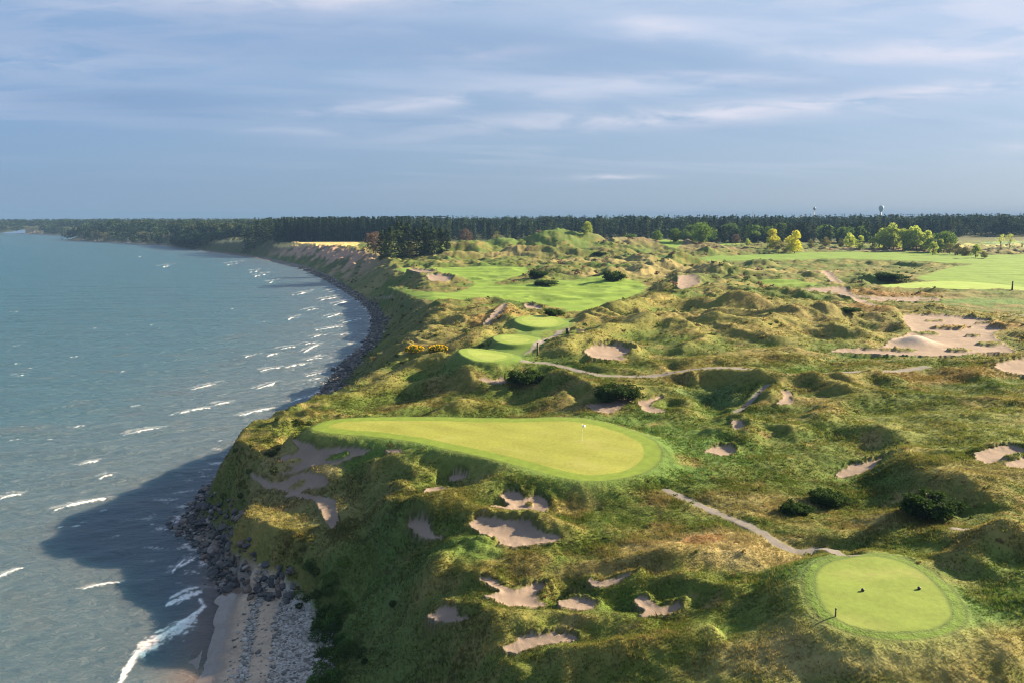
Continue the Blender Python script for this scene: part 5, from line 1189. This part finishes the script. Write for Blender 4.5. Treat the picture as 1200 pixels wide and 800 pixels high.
# ------------------------------------------------------------------ far towers, masts, house
def far_obj(name, px, dist, label, cat, group=None):
    X_ = (px - 600) / 888.7 * dist; o = link(bpy.data.objects.new(name, None)); o.location = (X_, dist, float(zat(X_, dist))); return tag(o, label, cat, group)
def ztop(py, dist): return CZ + dist * (256 - py) / 890.0
D_ = 2600.0
o = far_obj('water_tower', 1021, D_, 'pale blue water tower with a bulb tank above the far wood', 'water tower'); zt_ = ztop(241.5, D_) - o.location.z; rb = 8.0
mesh_np('column', *lathe([(0, 0), (4.0, 0), (2.4, 4), (2.2, zt_ - 20), (0, zt_ - 20)], 20), M_pale, o); 
mesh_np('tank', *lathe([(2.2, zt_ - 22), (5, zt_ - 18), (rb * .93, zt_ - 12), (rb, zt_ - 8), (rb * .85, zt_ - 3.5), (rb * .5, zt_ - .8), (0, zt_)], 24), M_pale, o)
D_ = 2500.0
o = far_obj('water_tower', 945, D_, 'thin dark tower with a small flat tank, left of the pale water tower', 'water tower'); zt_ = ztop(243.5, D_) - o.location.z
mesh_np('column', *lathe([(0, 0), (1.6, 0), (1.1, 5), (1.0, zt_ - 9), (0, zt_ - 9)], 14), M_steel, o); mesh_np('tank', *lathe([(1, zt_ - 10), (4, zt_ - 7), (4.3, zt_ - 4), (3, zt_ - 1), (0, zt_)], 20), M_steel, o)
for px, top, lb in [(561, 242.5, 'slim radio mast above the wood behind the dune hill'), (875, 246, 'faint short radio mast left of the dark tower'), (1188, 239.5, 'lattice radio mast above the wood at the right edge')]:
    D_ = 2400.0; o = far_obj('radio_mast', px, D_, lb, 'mast'); h = ztop(top, D_) - o.location.z
    L = []
    for k in range(3): a = k * 2.094; L.append(tube([(math.cos(a) * 1.3, math.sin(a) * 1.3, 0), (math.cos(a) * .5, math.sin(a) * .5, h * .8)], [.22, .2], 5))
    for j in range(14):
        z0, z1 = h * .8 * j / 14, h * .8 * (j + 1) / 14
        for k in range(3): a, b_ = k * 2.094, (k + 1) * 2.094; r0, r1 = 1.3 - .8 * j / 14, 1.3 - .8 * (j + 1) / 14; L.append(tube([(math.cos(a) * r0, math.sin(a) * r0, z0), (math.cos(b_) * r1, math.sin(b_) * r1, z1)], [.12, .12], 4))
    mesh_np('lattice', *join(L), M_steel, o, smooth=False); mesh_np('antenna', *tube([(0, 0, h * .79), (0, 0, h)], [.5, .25], 8), M_steel, o)
X_, D_ = -1560.0, 2530.0
o = link(bpy.data.objects.new('house', None)); o.location = (X_, D_, float(zat(X_, D_)) - .3); tag(o, 'tiny reddish house among the trees on the far left shore', 'house')
mesh_np('wall', *boxm(0, 0, 6, 22, 14, 12), plain('red_brick', (0.30, 0.16, 0.12), .85), o, smooth=False)
rv = np.array([(-12, -8, 12), (12, -8, 12), (12, 8, 12), (-12, 8, 12), (-12, 0, 18), (12, 0, 18)], float)
me = bpy.data.meshes.new('roof'); me.from_pydata(rv.tolist(), [], [(0, 1, 5, 4), (2, 3, 4, 5), (0, 4, 3), (1, 2, 5), (0, 3, 2, 1)]); me.materials.append(plain('roof_tiles', (0.10, 0.07, 0.06), .8)); rf = link(bpy.data.objects.new('roof', me), o)
mesh_np('chimney', *boxm(5, 2, 17, 1.6, 1.6, 5), M_wood2, rf, smooth=False)
for k in (-7, -2.4, 2.4, 7): mesh_np('window', *boxm(k, -7.05, 6.5, 2, .2, 3), M_dark, o, smooth=False)

# ------------------------------------------------------------------ the air
mH = bpy.data.materials.new('air'); mH.use_nodes = True; t = mH.node_tree; t.nodes.clear(); N = NT(t)
out = N.n('ShaderNodeOutputMaterial'); pv = N.n('ShaderNodeVolumePrincipled'); N.l(pv.outputs[0], out.inputs['Volume'])
pv.inputs['Color'].default_value = (0.12, 0.22, 0.40, 1); pv.inputs['Density'].default_value = 0.00014; pv.inputs['Anisotropy'].default_value = 0.0
v, f = boxm(0, 4450, 0, 19400, 9600, 1.0)
v[:, 2] = np.where(v[:, 2] < 0, -4.0, 92.0)
o = mesh_np('haze', v, f, mH, smooth=False); tag(o, 'thin blue haze over the lake and the far wood', 'haze', kind='stuff')
